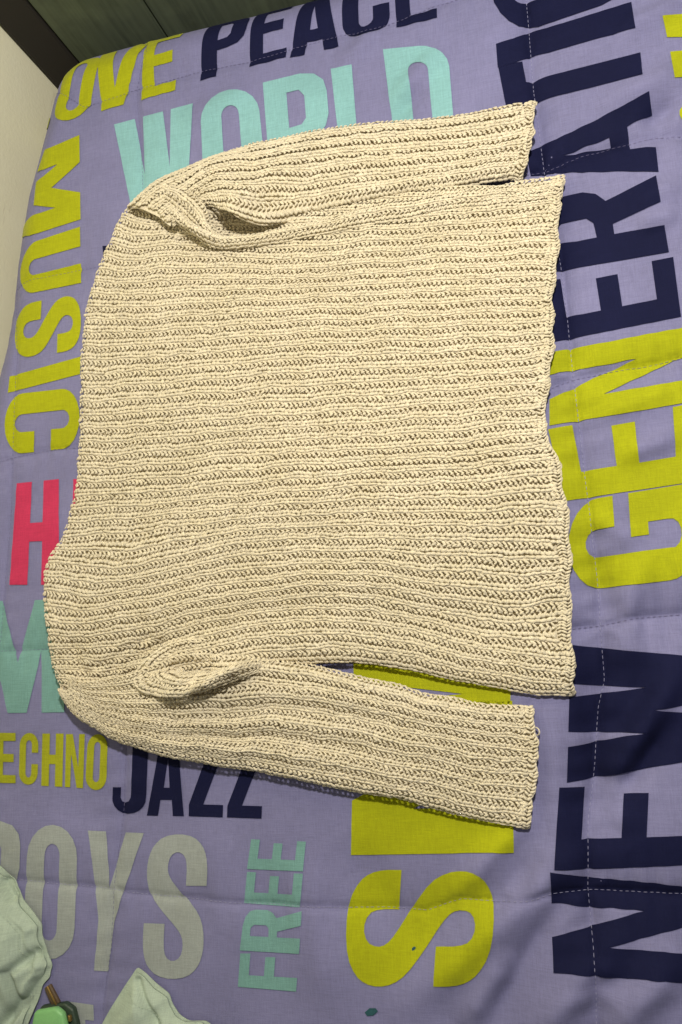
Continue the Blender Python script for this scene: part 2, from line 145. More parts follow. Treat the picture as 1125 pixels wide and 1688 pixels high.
["H","pink",[[[-4742,-569],[-4647,-575],[-4553,-582],[-4460,-589],[-4453,-392],[-4444,-195],[-4436,4],[-4329,-2],[-4222,-9],[-4238,-206],[-4241,-406],[-4245,-604],[-4154,-611],[-4063,-617],[-3973,-623],[-3975,-444],[-3977,-265],[-3973,-85],[-3959,93],[-3948,271],[-3957,457],[-3975,647],[-3983,836],[-4060,836],[-4141,838],[-4219,838],[-4222,642],[-4220,446],[-4212,249],[-4321,256],[-4425,261],[-4418,453],[-4414,647],[-4406,841],[-4490,843],[-4574,846],[-4659,848],[-4663,666],[-4682,489],[-4684,309],[-4704,134],[-4712,-44],[-4719,-220],[-4739,-393]]]],
["I","pink",[[[-3779,-621],[-3743,-623],[-3708,-626],[-3672,-629],[-3637,-631],[-3601,-634],[-3566,-636],[-3531,-639],[-3496,-641],[-3497,-466],[-3498,-290],[-3497,-113],[-3496,64],[-3493,242],[-3488,420],[-3486,600],[-3491,783],[-3523,786],[-3555,790],[-3588,793],[-3619,796],[-3652,799],[-3686,803],[-3720,807],[-3754,811],[-3742,623],[-3732,438],[-3748,262],[-3764,87],[-3771,-91],[-3775,-268],[-3778,-445]]]],
["M","teal",[[[-5138,-2276],[-4965,-2280],[-4972,-2078],[-4969,-1874],[-4969,-1669],[-4988,-1462],[-4928,-1671],[-4848,-1877],[-4786,-2081],[-4722,-2284],[-4427,-2289],[-4368,-2090],[-4318,-1890],[-4274,-1690],[-4252,-1487],[-4215,-1691],[-4204,-1893],[-4199,-2094],[-4197,-2294],[-4029,-2297],[-3861,-2301],[-3865,-2120],[-3869,-1939],[-3876,-1756],[-3890,-1572],[-3895,-1387],[-3891,-1201],[-3892,-1013],[-3896,-825],[-4114,-815],[-4336,-806],[-4396,-1012],[-4465,-1217],[-4541,-1421],[-4585,-1625],[-4668,-1416],[-4726,-1207],[-4794,-996],[-4866,-782],[-5070,-775],[-5455,-747],[-5475,-942],[-5504,-1135]]]],
["T","olive",[[[-5141,-3173],[-5081,-3172],[-5028,-3173],[-5032,-3086],[-5036,-2999],[-5028,-2909],[-5032,-2822],[-5036,-2733],[-5027,-2643],[-4980,-2645],[-4944,-2649],[-4944,-2539],[-4972,-2536],[-5008,-2535],[-5047,-2534],[-5088,-2533],[-5133,-2532],[-5183,-2532],[-5242,-2533],[-5315,-2536],[-5305,-2646],[-5213,-2642],[-5142,-2641],[-5148,-2731],[-5149,-2821],[-5142,-2908],[-5148,-2998],[-5147,-3086]]]],
["E","olive",[[[-4915,-3181],[-4858,-3178],[-4818,-3179],[-4778,-3181],[-4739,-3182],[-4699,-3183],[-4659,-3184],[-4620,-3185],[-4580,-3186],[-4579,-3083],[-4619,-3082],[-4658,-3081],[-4698,-3080],[-4738,-3079],[-4779,-3078],[-4788,-2997],[-4784,-2913],[-4743,-2914],[-4701,-2916],[-4660,-2917],[-4618,-2918],[-4615,-2814],[-4656,-2813],[-4698,-2812],[-4739,-2811],[-4781,-2810],[-4789,-2728],[-4784,-2644],[-4746,-2645],[-4707,-2646],[-4669,-2646],[-4631,-2647],[-4592,-2648],[-4590,-2544],[-4627,-2543],[-4664,-2542],[-4701,-2542],[-4738,-2541],[-4776,-2540],[-4815,-2540],[-4854,-2539],[-4907,-2540],[-4906,-2620],[-4913,-2702],[-4914,-2782],[-4910,-2862],[-4915,-2942],[-4916,-3022],[-4914,-3101]]]],
["C","olive",[[[-4240,-2804],[-4239,-2712],[-4242,-2680],[-4255,-2639],[-4277,-2603],[-4306,-2574],[-4341,-2556],[-4380,-2549],[-4419,-2554],[-4456,-2571],[-4487,-2597],[-4512,-2632],[-4526,-2673],[-4529,-2705],[-4527,-2790],[-4530,-2875],[-4531,-2961],[-4528,-3045],[-4526,-3076],[-4514,-3117],[-4492,-3152],[-4461,-3180],[-4424,-3198],[-4385,-3205],[-4345,-3200],[-4309,-3185],[-4279,-3159],[-4257,-3125],[-4244,-3085],[-4240,-3053],[-4240,-2949],[-4291,-2947],[-4341,-2946],[-4340,-3057],[-4342,-3074],[-4354,-3099],[-4374,-3113],[-4395,-3112],[-4414,-3097],[-4425,-3072],[-4427,-3054],[-4428,-2966],[-4428,-2878],[-4425,-2789],[-4426,-2700],[-4424,-2683],[-4413,-2658],[-4394,-2644],[-4372,-2644],[-4353,-2659],[-4341,-2685],[-4339,-2703],[-4339,-2801],[-4289,-2803]]]],
["H","olive",[[[-4186,-3217],[-4148,-3220],[-4110,-3222],[-4073,-3224],[-4072,-3132],[-4071,-3041],[-4070,-2949],[-4025,-2951],[-3981,-2952],[-3982,-3045],[-3983,-3137],[-3985,-3229],[-3948,-3231],[-3911,-3233],[-3874,-3236],[-3871,-3153],[-3869,-3070],[-3868,-2987],[-3868,-2904],[-3868,-2821],[-3867,-2738],[-3867,-2654],[-3866,-2570],[-3904,-2569],[-3942,-2568],[-3980,-2567],[-3980,-2656],[-3980,-2745],[-3981,-2833],[-4026,-2832],[-4070,-2830],[-4069,-2742],[-4069,-2653],[-4068,-2565],[-4106,-2564],[-4144,-2563],[-4183,-2562],[-4184,-2645],[-4184,-2727],[-4185,-2810],[-4186,-2892],[-4185,-2973],[-4185,-3055],[-4186,-3136]]]],
["N","olive",[[[-3838,-3236],[-3799,-3239],[-3760,-3241],[-3756,-3160],[-3753,-3078],[-3751,-2996],[-3751,-2915],[-3750,-2833],[-3732,-2916],[-3714,-2998],[-3698,-3081],[-3684,-3164],[-3671,-3248],[-3640,-3250],[-3609,-3252],[-3578,-3254],[-3572,-3171],[-3567,-3087],[-3563,-3004],[-3562,-2921],[-3562,-2838],[-3560,-2754],[-3558,-2670],[-3556,-2586],[-3597,-2584],[-3638,-2583],[-3639,-2667],[-3641,-2750],[-3642,-2832],[-3643,-2914],[-3643,-2996],[-3661,-2914],[-3679,-2831],[-3696,-2748],[-3713,-2664],[-3731,-2581],[-3764,-2580],[-3797,-2579],[-3831,-2578],[-3831,-2661],[-3831,-2744],[-3832,-2827],[-3832,-2909],[-3832,-2990],[-3833,-3072],[-3836,-3154]]]],
["O","olive",[[[-3235,-2763],[-3241,-2711],[-3258,-2663],[-3287,-2625],[-3325,-2600],[-3368,-2591],[-3368,-2591],[-3413,-2598],[-3454,-2620],[-3488,-2656],[-3511,-2701],[-3520,-2752],[-3524,-2841],[-3527,-2929],[-3531,-3017],[-3538,-3106],[-3535,-3157],[-3516,-3204],[-3486,-3242],[-3447,-3268],[-3403,-3279],[-3403,-3279],[-3356,-3274],[-3312,-3253],[-3276,-3218],[-3254,-3174],[-3246,-3123],[-3240,-3033],[-3235,-2942],[-3235,-2853]],[[-3333,-2752],[-3335,-2733],[-3340,-2715],[-3349,-2701],[-3360,-2691],[-3373,-2688],[-3373,-2688],[-3386,-2690],[-3399,-2699],[-3409,-2712],[-3416,-2729],[-3419,-2749],[-3422,-2841],[-3423,-2933],[-3427,-3026],[-3435,-3119],[-3434,-3138],[-3429,-3155],[-3419,-3169],[-3407,-3179],[-3393,-3182],[-3393,-3182],[-3380,-3180],[-3367,-3172],[-3357,-3159],[-3350,-3143],[-3347,-3124],[-3340,-3030],[-3335,-2937],[-3335,-2845]]]],
["J","navy",[[[-2878,-2621],[-2881,-2742],[-2881,-2862],[-2891,-2984],[-2899,-3105],[-2905,-3225],[-2927,-3350],[-2932,-3384],[-2962,-3429],[-3029,-3451],[-3067,-3429],[-3082,-3380],[-3064,-3252],[-3165,-3247],[-3186,-3385],[-3184,-3423],[-3160,-3483],[-3120,-3535],[-3071,-3574],[-2983,-3582],[-2899,-3571],[-2822,-3540],[-2760,-3492],[-2721,-3433],[-2705,-3349],[-2687,-3226],[-2676,-3105],[-2669,-2986],[-2659,-2864],[-2653,-2744],[-2649,-2624],[-2724,-2622],[-2800,-2621]]]],
["A","navy",[[[-2718,-3602],[-2639,-3602],[-2561,-3603],[-2510,-3407],[-2432,-3408],[-2354,-3409],[-2354,-3604],[-2278,-3604],[-2201,-3605],[-2206,-3484],[-2210,-3362],[-2214,-3241],[-2218,-3119],[-2224,-2997],[-2230,-2876],[-2236,-2754],[-2243,-2632],[-2300,-2630],[-2356,-2629],[-2414,-2628],[-2471,-2627],[-2495,-2748],[-2522,-2869],[-2550,-2991],[-2577,-3111],[-2609,-3233],[-2646,-3356],[-2682,-3479]],[[-2453,-3260],[-2374,-3262],[-2373,-3138],[-2375,-3015],[-2377,-2892],[-2401,-3015],[-2425,-3137]]]],
["Z","navy",[[[-2135,-3604],[-2076,-3606],[-2019,-3607],[-1962,-3609],[-1906,-3611],[-1849,-3612],[-1793,-3614],[-1737,-3616],[-1681,-3617],[-1670,-3474],[-1735,-3471],[-1800,-3469],[-1866,-3467],[-1931,-3465],[-1886,-3368],[-1841,-3272],[-1795,-3174],[-1749,-3077],[-1703,-2979],[-1657,-2882],[-1611,-2784],[-1600,-2647],[-1656,-2645],[-1713,-2644],[-1770,-2643],[-1827,-2641],[-1884,-2640],[-1942,-2638],[-2000,-2637],[-2058,-2636],[-2065,-2782],[-2001,-2783],[-1938,-2785],[-1874,-2787],[-1811,-2788],[-1856,-2886],[-1901,-2984],[-1946,-3081],[-1990,-3178],[-2035,-3275],[-2080,-3372],[-2125,-3469]]]],
["Z","navy",[[[-1626,-3618],[-1570,-3619],[-1513,-3621],[-1457,-3623],[-1402,-3625],[-1346,-3626],[-1290,-3628],[-1234,-3630],[-1179,-3631],[-1166,-3488],[-1230,-3486],[-1295,-3484],[-1359,-3482],[-1424,-3481],[-1378,-3385],[-1332,-3288],[-1285,-3192],[-1239,-3095],[-1193,-2998],[-1147,-2901],[-1101,-2804],[-1089,-2667],[-1142,-2666],[-1196,-2664],[-1250,-2663],[-1304,-2662],[-1358,-2660],[-1413,-2659],[-1468,-2657],[-1523,-2656],[-1536,-2801],[-1475,-2803],[-1414,-2805],[-1353,-2806],[-1293,-2808],[-1339,-2905],[-1384,-3002],[-1430,-3099],[-1476,-3196],[-1522,-3292],[-1569,-3388],[-1615,-3484]]]],
["B","sage",[[[-5379,-5361],[-5207,-5324],[-5098,-5316],[-5010,-5319],[-4938,-5330],[-4831,-5323],[-4736,-5297],[-4641,-5272],[-4539,-5155],[-4501,-4991],[-4484,-4693],[-4522,-4562],[-4631,-4466],[-4561,-4391],[-4488,-4230],[-4474,-3960],[-4507,-3810],[-4606,-3708],[-4801,-3658],[-4923,-3662],[-5003,-3655],[-5102,-3652],[-5226,-3657],[-5452,-3687],[-5420,-3896],[-5401,-4106],[-5380,-4313],[-5365,-4520],[-5351,-4725],[-5352,-4934],[-5364,-5147]],[[-5000,-5087],[-4849,-5074],[-4784,-4992],[-4769,-4692],[-4827,-4591],[-4986,-4590],[-4992,-4839]],[[-5002,-4364],[-4859,-4352],[-4769,-4260],[-4775,-3995],[-4839,-3893],[-4991,-3889],[-4994,-4126]]]],
["O","sage",[[[-3656,-4107],[-3665,-3985],[-3712,-3874],[-3790,-3785],[-3890,-3725],[-3998,-3699],[-3998,-3699],[-4109,-3712],[-4211,-3763],[-4295,-3846],[-4351,-3953],[-4376,-4074],[-4396,-4290],[-4407,-4501],[-4410,-4707],[-4422,-4917],[-4411,-5036],[-4368,-5146],[-4294,-5234],[-4195,-5290],[-4085,-5312],[-4085,-5312],[-3973,-5296],[-3871,-5245],[-3789,-5165],[-3732,-5060],[-3709,-4943],[-3698,-4737],[-3694,-4532],[-3678,-4321]],[[-3904,-4079],[-3906,-4033],[-3918,-3991],[-3940,-3957],[-3968,-3935],[-4001,-3926],[-4001,-3926],[-4034,-3931],[-4065,-3951],[-4090,-3982],[-4108,-4022],[-4116,-4068],[-4138,-4291],[-4153,-4511],[-4157,-4725],[-4170,-4942],[-4167,-4986],[-4154,-5027],[-4133,-5060],[-4104,-5081],[-4072,-5089],[-4072,-5089],[-4038,-5084],[-4008,-5065],[-3982,-5034],[-3965,-4995],[-3958,-4950],[-3948,-4736],[-3946,-4524],[-3929,-4303]]]],
["Y","sage",[[[-3457,-5426],[-3361,-5431],[-3276,-5442],[-3248,-5250],[-3218,-5057],[-3180,-4857],[-3107,-4679],[-3058,-4514],[-2963,-4327],[-2893,-4154],[-2821,-3980],[-2756,-3809],[-2879,-3805],[-3006,-3802],[-3086,-4022],[-3168,-4244],[-3244,-4464],[-3238,-4233],[-3246,-4007],[-3270,-3785],[-3389,-3778],[-3511,-3772],[-3477,-3950],[-3449,-4128],[-3435,-4310],[-3430,-4495],[-3399,-4665],[-3390,-4844],[-3407,-5036],[-3430,-5230]]]],
["S","sage",[[[-1919,-4411],[-1897,-4260],[-1893,-4173],[-1899,-4097],[-1914,-4030],[-1939,-3972],[-1980,-3918],[-2038,-3868],[-2118,-3836],[-2222,-3821],[-2326,-3822],[-2431,-3840],[-2515,-3874],[-2579,-3924],[-2627,-3979],[-2659,-4038],[-2686,-4106],[-2705,-4183],[-2716,-4265],[-2718,-4351],[-2710,-4434],[-2701,-4520],[-2640,-4598],[-2554,-4683],[-2468,-4773],[-2374,-4864],[-2308,-4932],[-2275,-4980],[-2256,-5033],[-2252,-5090],[-2260,-5147],[-2280,-5204],[-2315,-5245],[-2365,-5270],[-2413,-5270],[-2459,-5245],[-2487,-5200],[-2499,-5135],[-2500,-5041],[-2489,-4858],[-2629,-4859],[-2765,-4858],[-2777,-5031],[-2777,-5125],[-2769,-5198],[-2753,-5262],[-2729,-5319],[-2689,-5373],[-2631,-5421],[-2553,-5453],[-2454,-5469],[-2355,-5469],[-2254,-5453],[-2173,-5420],[-2110,-5372],[-2063,-5319],[-2031,-5262],[-2006,-5196],[-1988,-5123],[-1980,-5041],[-1981,-4951],[-1995,-4866],[-2023,-4785],[-2074,-4704],[-2151,-4623],[-2245,-4542],[-2329,-4444],[-2387,-4370],[-2416,-4317],[-2432,-4265],[-2434,-4214],[-2425,-4158],[-2403,-4099],[-2367,-4056],[-2316,-4030],[-2266,-4030],[-2218,-4054],[-2189,-4096],[-2178,-4156],[-2179,-4243],[-2200,-4418],[-2062,-4416]]]],
["T","sage",[[[-3659,-6858],[-3604,-6857],[-3548,-6855],[-3556,-6716],[-3563,-6574],[-3568,-6430],[-3566,-6281],[-3568,-6133],[-3576,-5989],[-3520,-5995],[-3466,-6000],[-3461,-5815],[-3504,-5811],[-3547,-5807],[-3591,-5803],[-3636,-5800],[-3680,-5796],[-3725,-5793],[-3770,-5790],[-3815,-5787],[-3807,-5972],[-3749,-5976],[-3692,-5980],[-3685,-6127],[-3679,-6274],[-3678,-6424],[-3673,-6571],[-3667,-6715]]]],
["F","teal",[[[-831,-5533],[-824,-5484],[-816,-5435],[-808,-5385],[-909,-5391],[-1007,-5393],[-1104,-5395],[-1098,-5342],[-1091,-5290],[-1084,-5237],[-1076,-5183],[-1201,-5186],[-1208,-5239],[-1216,-5292],[-1222,-5344],[-1228,-5395],[-1324,-5395],[-1419,-5395],[-1413,-5347],[-1406,-5298],[-1399,-5249],[-1392,-5199],[-1385,-5150],[-1509,-5152],[-1516,-5199],[-1523,-5247],[-1529,-5294],[-1536,-5341],[-1543,-5388],[-1549,-5434],[-1554,-5480],[-1559,-5526],[-1468,-5528],[-1377,-5530],[-1285,-5531],[-1195,-5533],[-1104,-5534],[-1013,-5535],[-923,-5535]]]],
["R","teal",[[[-768,-5120],[-761,-5064],[-754,-5008],[-747,-4953],[-849,-4958],[-952,-4965],[-1050,-4965],[-1042,-4900],[-941,-4876],[-833,-4842],[-732,-4814],[-724,-4737],[-719,-4661],[-822,-4688],[-938,-4727],[-1045,-4754],[-1091,-4703],[-1164,-4678],[-1302,-4673],[-1376,-4691],[-1430,-4748],[-1463,-4843],[-1472,-4897],[-1482,-4952],[-1492,-5007],[-1503,-5062],[-1514,-5118],[-1422,-5121],[-1330,-5124],[-1239,-5127],[-1148,-5130],[-1055,-5130],[-962,-5130],[-865,-5126]],[[-1155,-4966],[-1150,-4875],[-1181,-4838],[-1321,-4832],[-1370,-4867],[-1383,-4957],[-1267,-4960]]]],
["E","teal",[[[-746,-4621],[-733,-4570],[-723,-4521],[-715,-4474],[-708,-4428],[-701,-4382],[-695,-4337],[-689,-4291],[-683,-4245],[-792,-4243],[-798,-4289],[-804,-4336],[-811,-4382],[-818,-4429],[-826,-4477],[-926,-4483],[-1018,-4481],[-1009,-4431],[-1001,-4381],[-993,-4332],[-985,-4283],[-1101,-4284],[-1110,-4334],[-1119,-4383],[-1128,-4434],[-1138,-4484],[-1227,-4479],[-1318,-4476],[-1310,-4429],[-1302,-4383],[-1294,-4337],[-1287,-4291],[-1279,-4246],[-1393,-4244],[-1400,-4288],[-1407,-4332],[-1414,-4376],[-1421,-4420],[-1428,-4464],[-1435,-4509],[-1443,-4554],[-1460,-4605],[-1375,-4612],[-1287,-4616],[-1201,-4621],[-1112,-4624],[-1020,-4624],[-929,-4624],[-835,-4621]]]],
["E","teal",[[[-682,-4219],[-676,-4178],[-671,-4138],[-665,-4097],[-659,-4056],[-653,-4015],[-647,-3974],[-641,-3933],[-634,-3891],[-742,-3887],[-749,-3930],[-757,-3973],[-763,-4015],[-769,-4057],[-774,-4099],[-865,-4097],[-958,-4097],[-951,-4052],[-943,-4007],[-935,-3962],[-926,-3916],[-1036,-3912],[-1045,-3958],[-1054,-4004],[-1063,-4050],[-1070,-4095],[-1163,-4094],[-1254,-4091],[-1245,-4047],[-1237,-4004],[-1228,-3960],[-1220,-3917],[-1211,-3873],[-1323,-3870],[-1332,-3912],[-1340,-3955],[-1349,-3998],[-1358,-4040],[-1366,-4083],[-1375,-4125],[-1383,-4167],[-1392,-4210],[-1303,-4212],[-1215,-4214],[-1126,-4216],[-1035,-4215],[-946,-4217],[-855,-4215],[-767,-4216]]]],
["S","lime",[[[489,-4195],[331,-4202],[236,-4215],[151,-4237],[73,-4271],[5,-4317],[-60,-4387],[-121,-4481],[-176,-4617],[-196,-4763],[-206,-4916],[-201,-5069],[-177,-5191],[-135,-5283],[-87,-5349],[-33,-5389],[32,-5416],[106,-5428],[187,-5424],[274,-5404],[359,-5365],[443,-5308],[538,-5218],[646,-5093],[755,-4957],[865,-4811],[951,-4708],[1008,-4655],[1068,-4621],[1131,-4600],[1190,-4601],[1246,-4617],[1284,-4651],[1301,-4706],[1293,-4766],[1259,-4832],[1208,-4878],[1138,-4909],[1040,-4933],[844,-4967],[825,-5144],[796,-5341],[963,-5332],[1054,-5322],[1128,-5300],[1196,-5267],[1259,-5221],[1323,-5150],[1387,-5057],[1441,-4936],[1485,-4786],[1508,-4652],[1508,-4540],[1492,-4439],[1460,-4345],[1423,-4268],[1377,-4216],[1316,-4185],[1240,-4176],[1151,-4184],[1052,-4204],[955,-4240],[861,-4290],[759,-4382],[651,-4514],[533,-4669],[424,-4817],[340,-4921],[284,-4975],[230,-5008],[178,-5021],[123,-5017],[65,-4995],[26,-4948],[6,-4877],[11,-4805],[42,-4732],[89,-4685],[149,-4664],[236,-4656],[414,-4653],[454,-4420]]]],
["N","lime",[[[1769,-3970],[1790,-3725],[1805,-3499],[1585,-3503],[1362,-3508],[1135,-3513],[906,-3517],[674,-3521],[915,-3405],[1154,-3288],[1389,-3173],[1620,-3060],[1849,-2948],[1864,-2751],[1880,-2553],[1896,-2353],[1675,-2350],[1451,-2347],[1224,-2343],[994,-2341],[760,-2338],[523,-2334],[284,-2331],[43,-2327],[22,-2588],[1,-2848],[241,-2849],[479,-2849],[714,-2849],[946,-2849],[1175,-2849],[937,-2963],[695,-3079],[451,-3195],[204,-3312],[-45,-3429],[-62,-3632],[-81,-3836],[-105,-4044],[137,-4040],[383,-4028],[622,-4019],[857,-4012],[1090,-4004],[1322,-3988],[1554,-3961]]]],
["V","lime",[[[1867,-2455],[1876,-2342],[1886,-2230],[1895,-2117],[1678,-2082],[1458,-2047],[1233,-2013],[1006,-1979],[775,-1945],[540,-1911],[304,-1878],[65,-1844],[61,-1956],[57,-2068],[279,-2099],[498,-2131],[716,-2163],[931,-2195],[1144,-2227],[1353,-2259],[1141,-2270],[926,-2281],[709,-2291],[490,-2300],[269,-2309],[47,-2317],[42,-2428],[38,-2537],[275,-2530],[510,-2521],[743,-2511],[974,-2501],[1202,-2489],[1426,-2478],[1648,-2467]]]],
["I","navy",[[[-3263,3965],[-3227,3959],[-3194,3956],[-3163,3955],[-3132,3954],[-3098,3950],[-3061,3943],[-3025,3935],[-2991,3931],[-2994,3953],[-2997,3976],[-3001,3999],[-3005,4023],[-3009,4046],[-3014,4070],[-3018,4093],[-3023,4117],[-3056,4123],[-3089,4129],[-3121,4133],[-3151,4135],[-3181,4137],[-3211,4140],[-3244,4145],[-3277,4151],[-3275,4127],[-3273,4104],[-3271,4080],[-3270,4057],[-3268,4034],[-3266,4011],[-3264,3988]]]],
["I","lime",[[[5536,5579],[5538,5629],[5540,5680],[5543,5730],[5545,5780],[5547,5830],[5550,5880],[5552,5930],[5554,5981],[5411,6004],[5266,6028],[5121,6054],[4972,6071],[4822,6091],[4672,6115],[4518,6128],[4367,6156],[4367,6131],[4366,6106],[4366,6082],[4366,6057],[4365,6033],[4365,6009],[4365,5984],[4364,5959],[4513,5902],[4665,5863],[4814,5815],[4962,5771],[5109,5727],[5253,5679],[5395,5629]]]],
["I","lime",[[[5629,5065],[5628,5116],[5626,5166],[5625,5217],[5624,5268],[5623,5319],[5621,5370],[5620,5421],[5619,5473],[5470,5501],[5320,5529],[5168,5556],[5014,5580],[4856,5599],[4698,5621],[4534,5624],[4367,5619],[4373,5592],[4378,5566],[4384,5538],[4388,5508],[4393,5475],[4396,5441],[4399,5405],[4402,5368],[4561,5331],[4719,5295],[4875,5260],[5030,5223],[5183,5185],[5333,5145],[5482,5105]]]],
["I","lime",[[[5629,4589],[5628,4639],[5627,4688],[5625,4738],[5624,4788],[5623,4838],[5621,4888],[5620,4938],[5619,4988],[5474,5013],[5327,5037],[5179,5061],[5029,5084],[4878,5107],[4725,5128],[4570,5150],[4415,5171],[4415,5125],[4414,5076],[4412,5023],[4409,4966],[4407,4911],[4406,4864],[4408,4824],[4411,4788],[4577,4792],[4735,4771],[4887,4740],[5039,4711],[5189,4682],[5338,4652],[5485,4621]]]],
["O","lime",[[[4722,4498],[4629,4505],[4548,4495],[4485,4470],[4446,4425],[4435,4364],[4435,4364],[4457,4305],[4509,4249],[4579,4184],[4667,4134],[4765,4107],[4929,4062],[5072,3974],[5217,3899],[5365,3837],[5451,3819],[5529,3834],[5593,3879],[5634,3951],[5651,4041],[5651,4041],[5640,4138],[5602,4232],[5541,4311],[5462,4368],[5372,4399],[5213,4426],[5052,4451],[4886,4470]],[[4720,4353],[4684,4354],[4653,4351],[4629,4345],[4615,4333],[4611,4317],[4611,4317],[4618,4296],[4635,4274],[4662,4255],[4696,4243],[4733,4236],[4899,4185],[5068,4148],[5225,4088],[5381,4032],[5413,4025],[5443,4028],[5466,4040],[5482,4060],[5487,4085],[5487,4085],[5483,4114],[5468,4142],[5445,4168],[5416,4188],[5383,4200],[5223,4244],[5059,4285],[4887,4311]]]],
["L","lime",[[[-5993,8017],[-5777,7803],[-5560,7589],[-5344,7375],[-5127,7161],[-4910,6947],[-4694,6733],[-4477,6519],[-4260,6305],[-4219,6472],[-4451,6701],[-4685,6922],[-4922,7135],[-5153,7366],[-5386,7594],[-5360,7696],[-5342,7770],[-5326,7835],[-5319,7860],[-5319,7860],[-5319,7860],[-5319,7860],[-5667,7898],[-5989,8036],[-5989,8036],[-5989,8036],[-5989,8036],[-5989,8036],[-5989,8036],[-5989,8036],[-5989,8036]]]],
["O","lime",[[[-3321,7067],[-3318,7146],[-3346,7216],[-3402,7272],[-3481,7308],[-3575,7322],[-3575,7322],[-3675,7313],[-3770,7283],[-3851,7237],[-3910,7176],[-3943,7104],[-3977,6964],[-4011,6820],[-4045,6680],[-4080,6534],[-4084,6451],[-4058,6374],[-4003,6311],[-3925,6269],[-3832,6252],[-3832,6252],[-3733,6260],[-3637,6294],[-3554,6350],[-3492,6419],[-3460,6490],[-3425,6634],[-3391,6779],[-3356,6924]],[[-3536,7093],[-3533,7122],[-3540,7149],[-3556,7170],[-3579,7185],[-3607,7190],[-3607,7190],[-3637,7187],[-3666,7176],[-3692,7156],[-3711,7131],[-3723,7102],[-3758,6956],[-3794,6805],[-3829,6657],[-3864,6513],[-3867,6482],[-3860,6453],[-3845,6430],[-3822,6414],[-3795,6408],[-3795,6408],[-3765,6412],[-3735,6425],[-3709,6445],[-3690,6471],[-3678,6500],[-3643,6644],[-3607,6795],[-3571,6946]]]],
["V","lime",[[[-3286,6276],[-3164,6283],[-3041,6290],[-2919,6297],[-2874,6440],[-2831,6565],[-2785,6707],[-2740,6852],[-2694,6998],[-2650,7135],[-2606,7266],[-2563,7388],[-2692,7370],[-2820,7365],[-2857,7260],[-2896,7143],[-2936,7016],[-2978,6881],[-3019,6747],[-3060,6612],[-3067,6742],[-3074,6872],[-3081,7002],[-3088,7128],[-3097,7245],[-3106,7353],[-3233,7351],[-3361,7342],[-3349,7226],[-3339,7100],[-3330,6964],[-3322,6824],[-3313,6684],[-3304,6545],[-3295,6415]]]],
["E","lime",[[[-2636,6298],[-2567,6300],[-2498,6302],[-2430,6304],[-2361,6305],[-2292,6307],[-2224,6309],[-2155,6311],[-2086,6313],[-2077,6493],[-2148,6491],[-2218,6490],[-2288,6487],[-2359,6485],[-2429,6484],[-2422,6622],[-2415,6770],[-2340,6770],[-2266,6770],[-2192,6777],[-2118,6776],[-2109,6960],[-2183,6960],[-2257,6953],[-2331,6954],[-2405,6954],[-2398,7098],[-2391,7231],[-2321,7232],[-2251,7231],[-2180,7236],[-2110,7237],[-2040,7234],[-2033,7380],[-2101,7382],[-2170,7381],[-2239,7376],[-2307,7377],[-2376,7379],[-2445,7376],[-2513,7379],[-2581,7387],[-2587,7265],[-2594,7138],[-2601,7001],[-2608,6857],[-2615,6715],[-2622,6572],[-2629,6441]]]],
["P","navy",[[[-1707,6377],[-1628,6382],[-1548,6388],[-1468,6393],[-1457,6524],[-1445,6652],[-1433,6787],[-1353,6792],[-1274,6794],[-1125,6835],[-1025,6922],[-989,7031],[-970,7246],[-988,7330],[-1076,7378],[-1220,7394],[-1299,7393],[-1379,7390],[-1459,7382],[-1538,7379],[-1617,7378],[-1627,7274],[-1637,7159],[-1648,7034],[-1660,6901],[-1672,6767],[-1684,6633],[-1696,6508]],[[-1419,6938],[-1273,6955],[-1222,7010],[-1202,7227],[-1244,7278],[-1389,7273],[-1404,7114]]]],
["E","navy",[[[-971,6432],[-904,6435],[-837,6438],[-770,6441],[-703,6444],[-636,6447],[-569,6450],[-502,6453],[-435,6456],[-421,6617],[-489,6611],[-558,6606],[-627,6605],[-695,6603],[-764,6599],[-751,6737],[-739,6876],[-666,6880],[-594,6882],[-522,6884],[-449,6889],[-434,7059],[-507,7054],[-579,7052],[-651,7050],[-723,7047],[-712,7177],[-701,7295],[-632,7298],[-564,7299],[-496,7301],[-427,7305],[-358,7310],[-347,7439],[-414,7435],[-481,7432],[-548,7429],[-614,7428],[-681,7426],[-748,7420],[-815,7417],[-882,7417],[-891,7316],[-901,7206],[-912,7084],[-924,6954],[-936,6819],[-948,6685],[-959,6556]]]],
["A","navy",[[[-371,6421],[-265,6418],[-160,6415],[-121,6617],[-12,6614],[97,6614],[120,6408],[225,6405],[330,6402],[313,6536],[295,6656],[277,6792],[260,6928],[243,7062],[225,7188],[207,7302],[188,7406],[104,7406],[20,7407],[-64,7408],[-148,7413],[-175,7311],[-203,7199],[-230,7075],[-258,6942],[-287,6807],[-315,6672],[-343,6550]],[[-62,6772],[50,6770],[37,6907],[24,7042],[10,7170],[-14,7043],[-38,6908]]]],
["C","navy",[[[1072,7101],[1076,7234],[1071,7277],[1043,7332],[992,7381],[923,7417],[841,7437],[752,7442],[662,7436],[579,7423],[508,7392],[455,7347],[423,7294],[415,7251],[412,7128],[408,6995],[403,6855],[399,6715],[404,6664],[432,6604],[483,6550],[551,6508],[633,6479],[722,6468],[812,6475],[895,6499],[967,6538],[1020,6588],[1052,6646],[1060,6697],[1065,6870],[950,6881],[834,6882],[829,6699],[823,6670],[796,6628],[751,6603],[702,6601],[659,6622],[634,6667],[630,6696],[634,6842],[639,6987],[643,7125],[647,7253],[652,7276],[679,7307],[723,7327],[773,7328],[816,7311],[841,7277],[845,7254],[841,7112],[957,7112]]]],
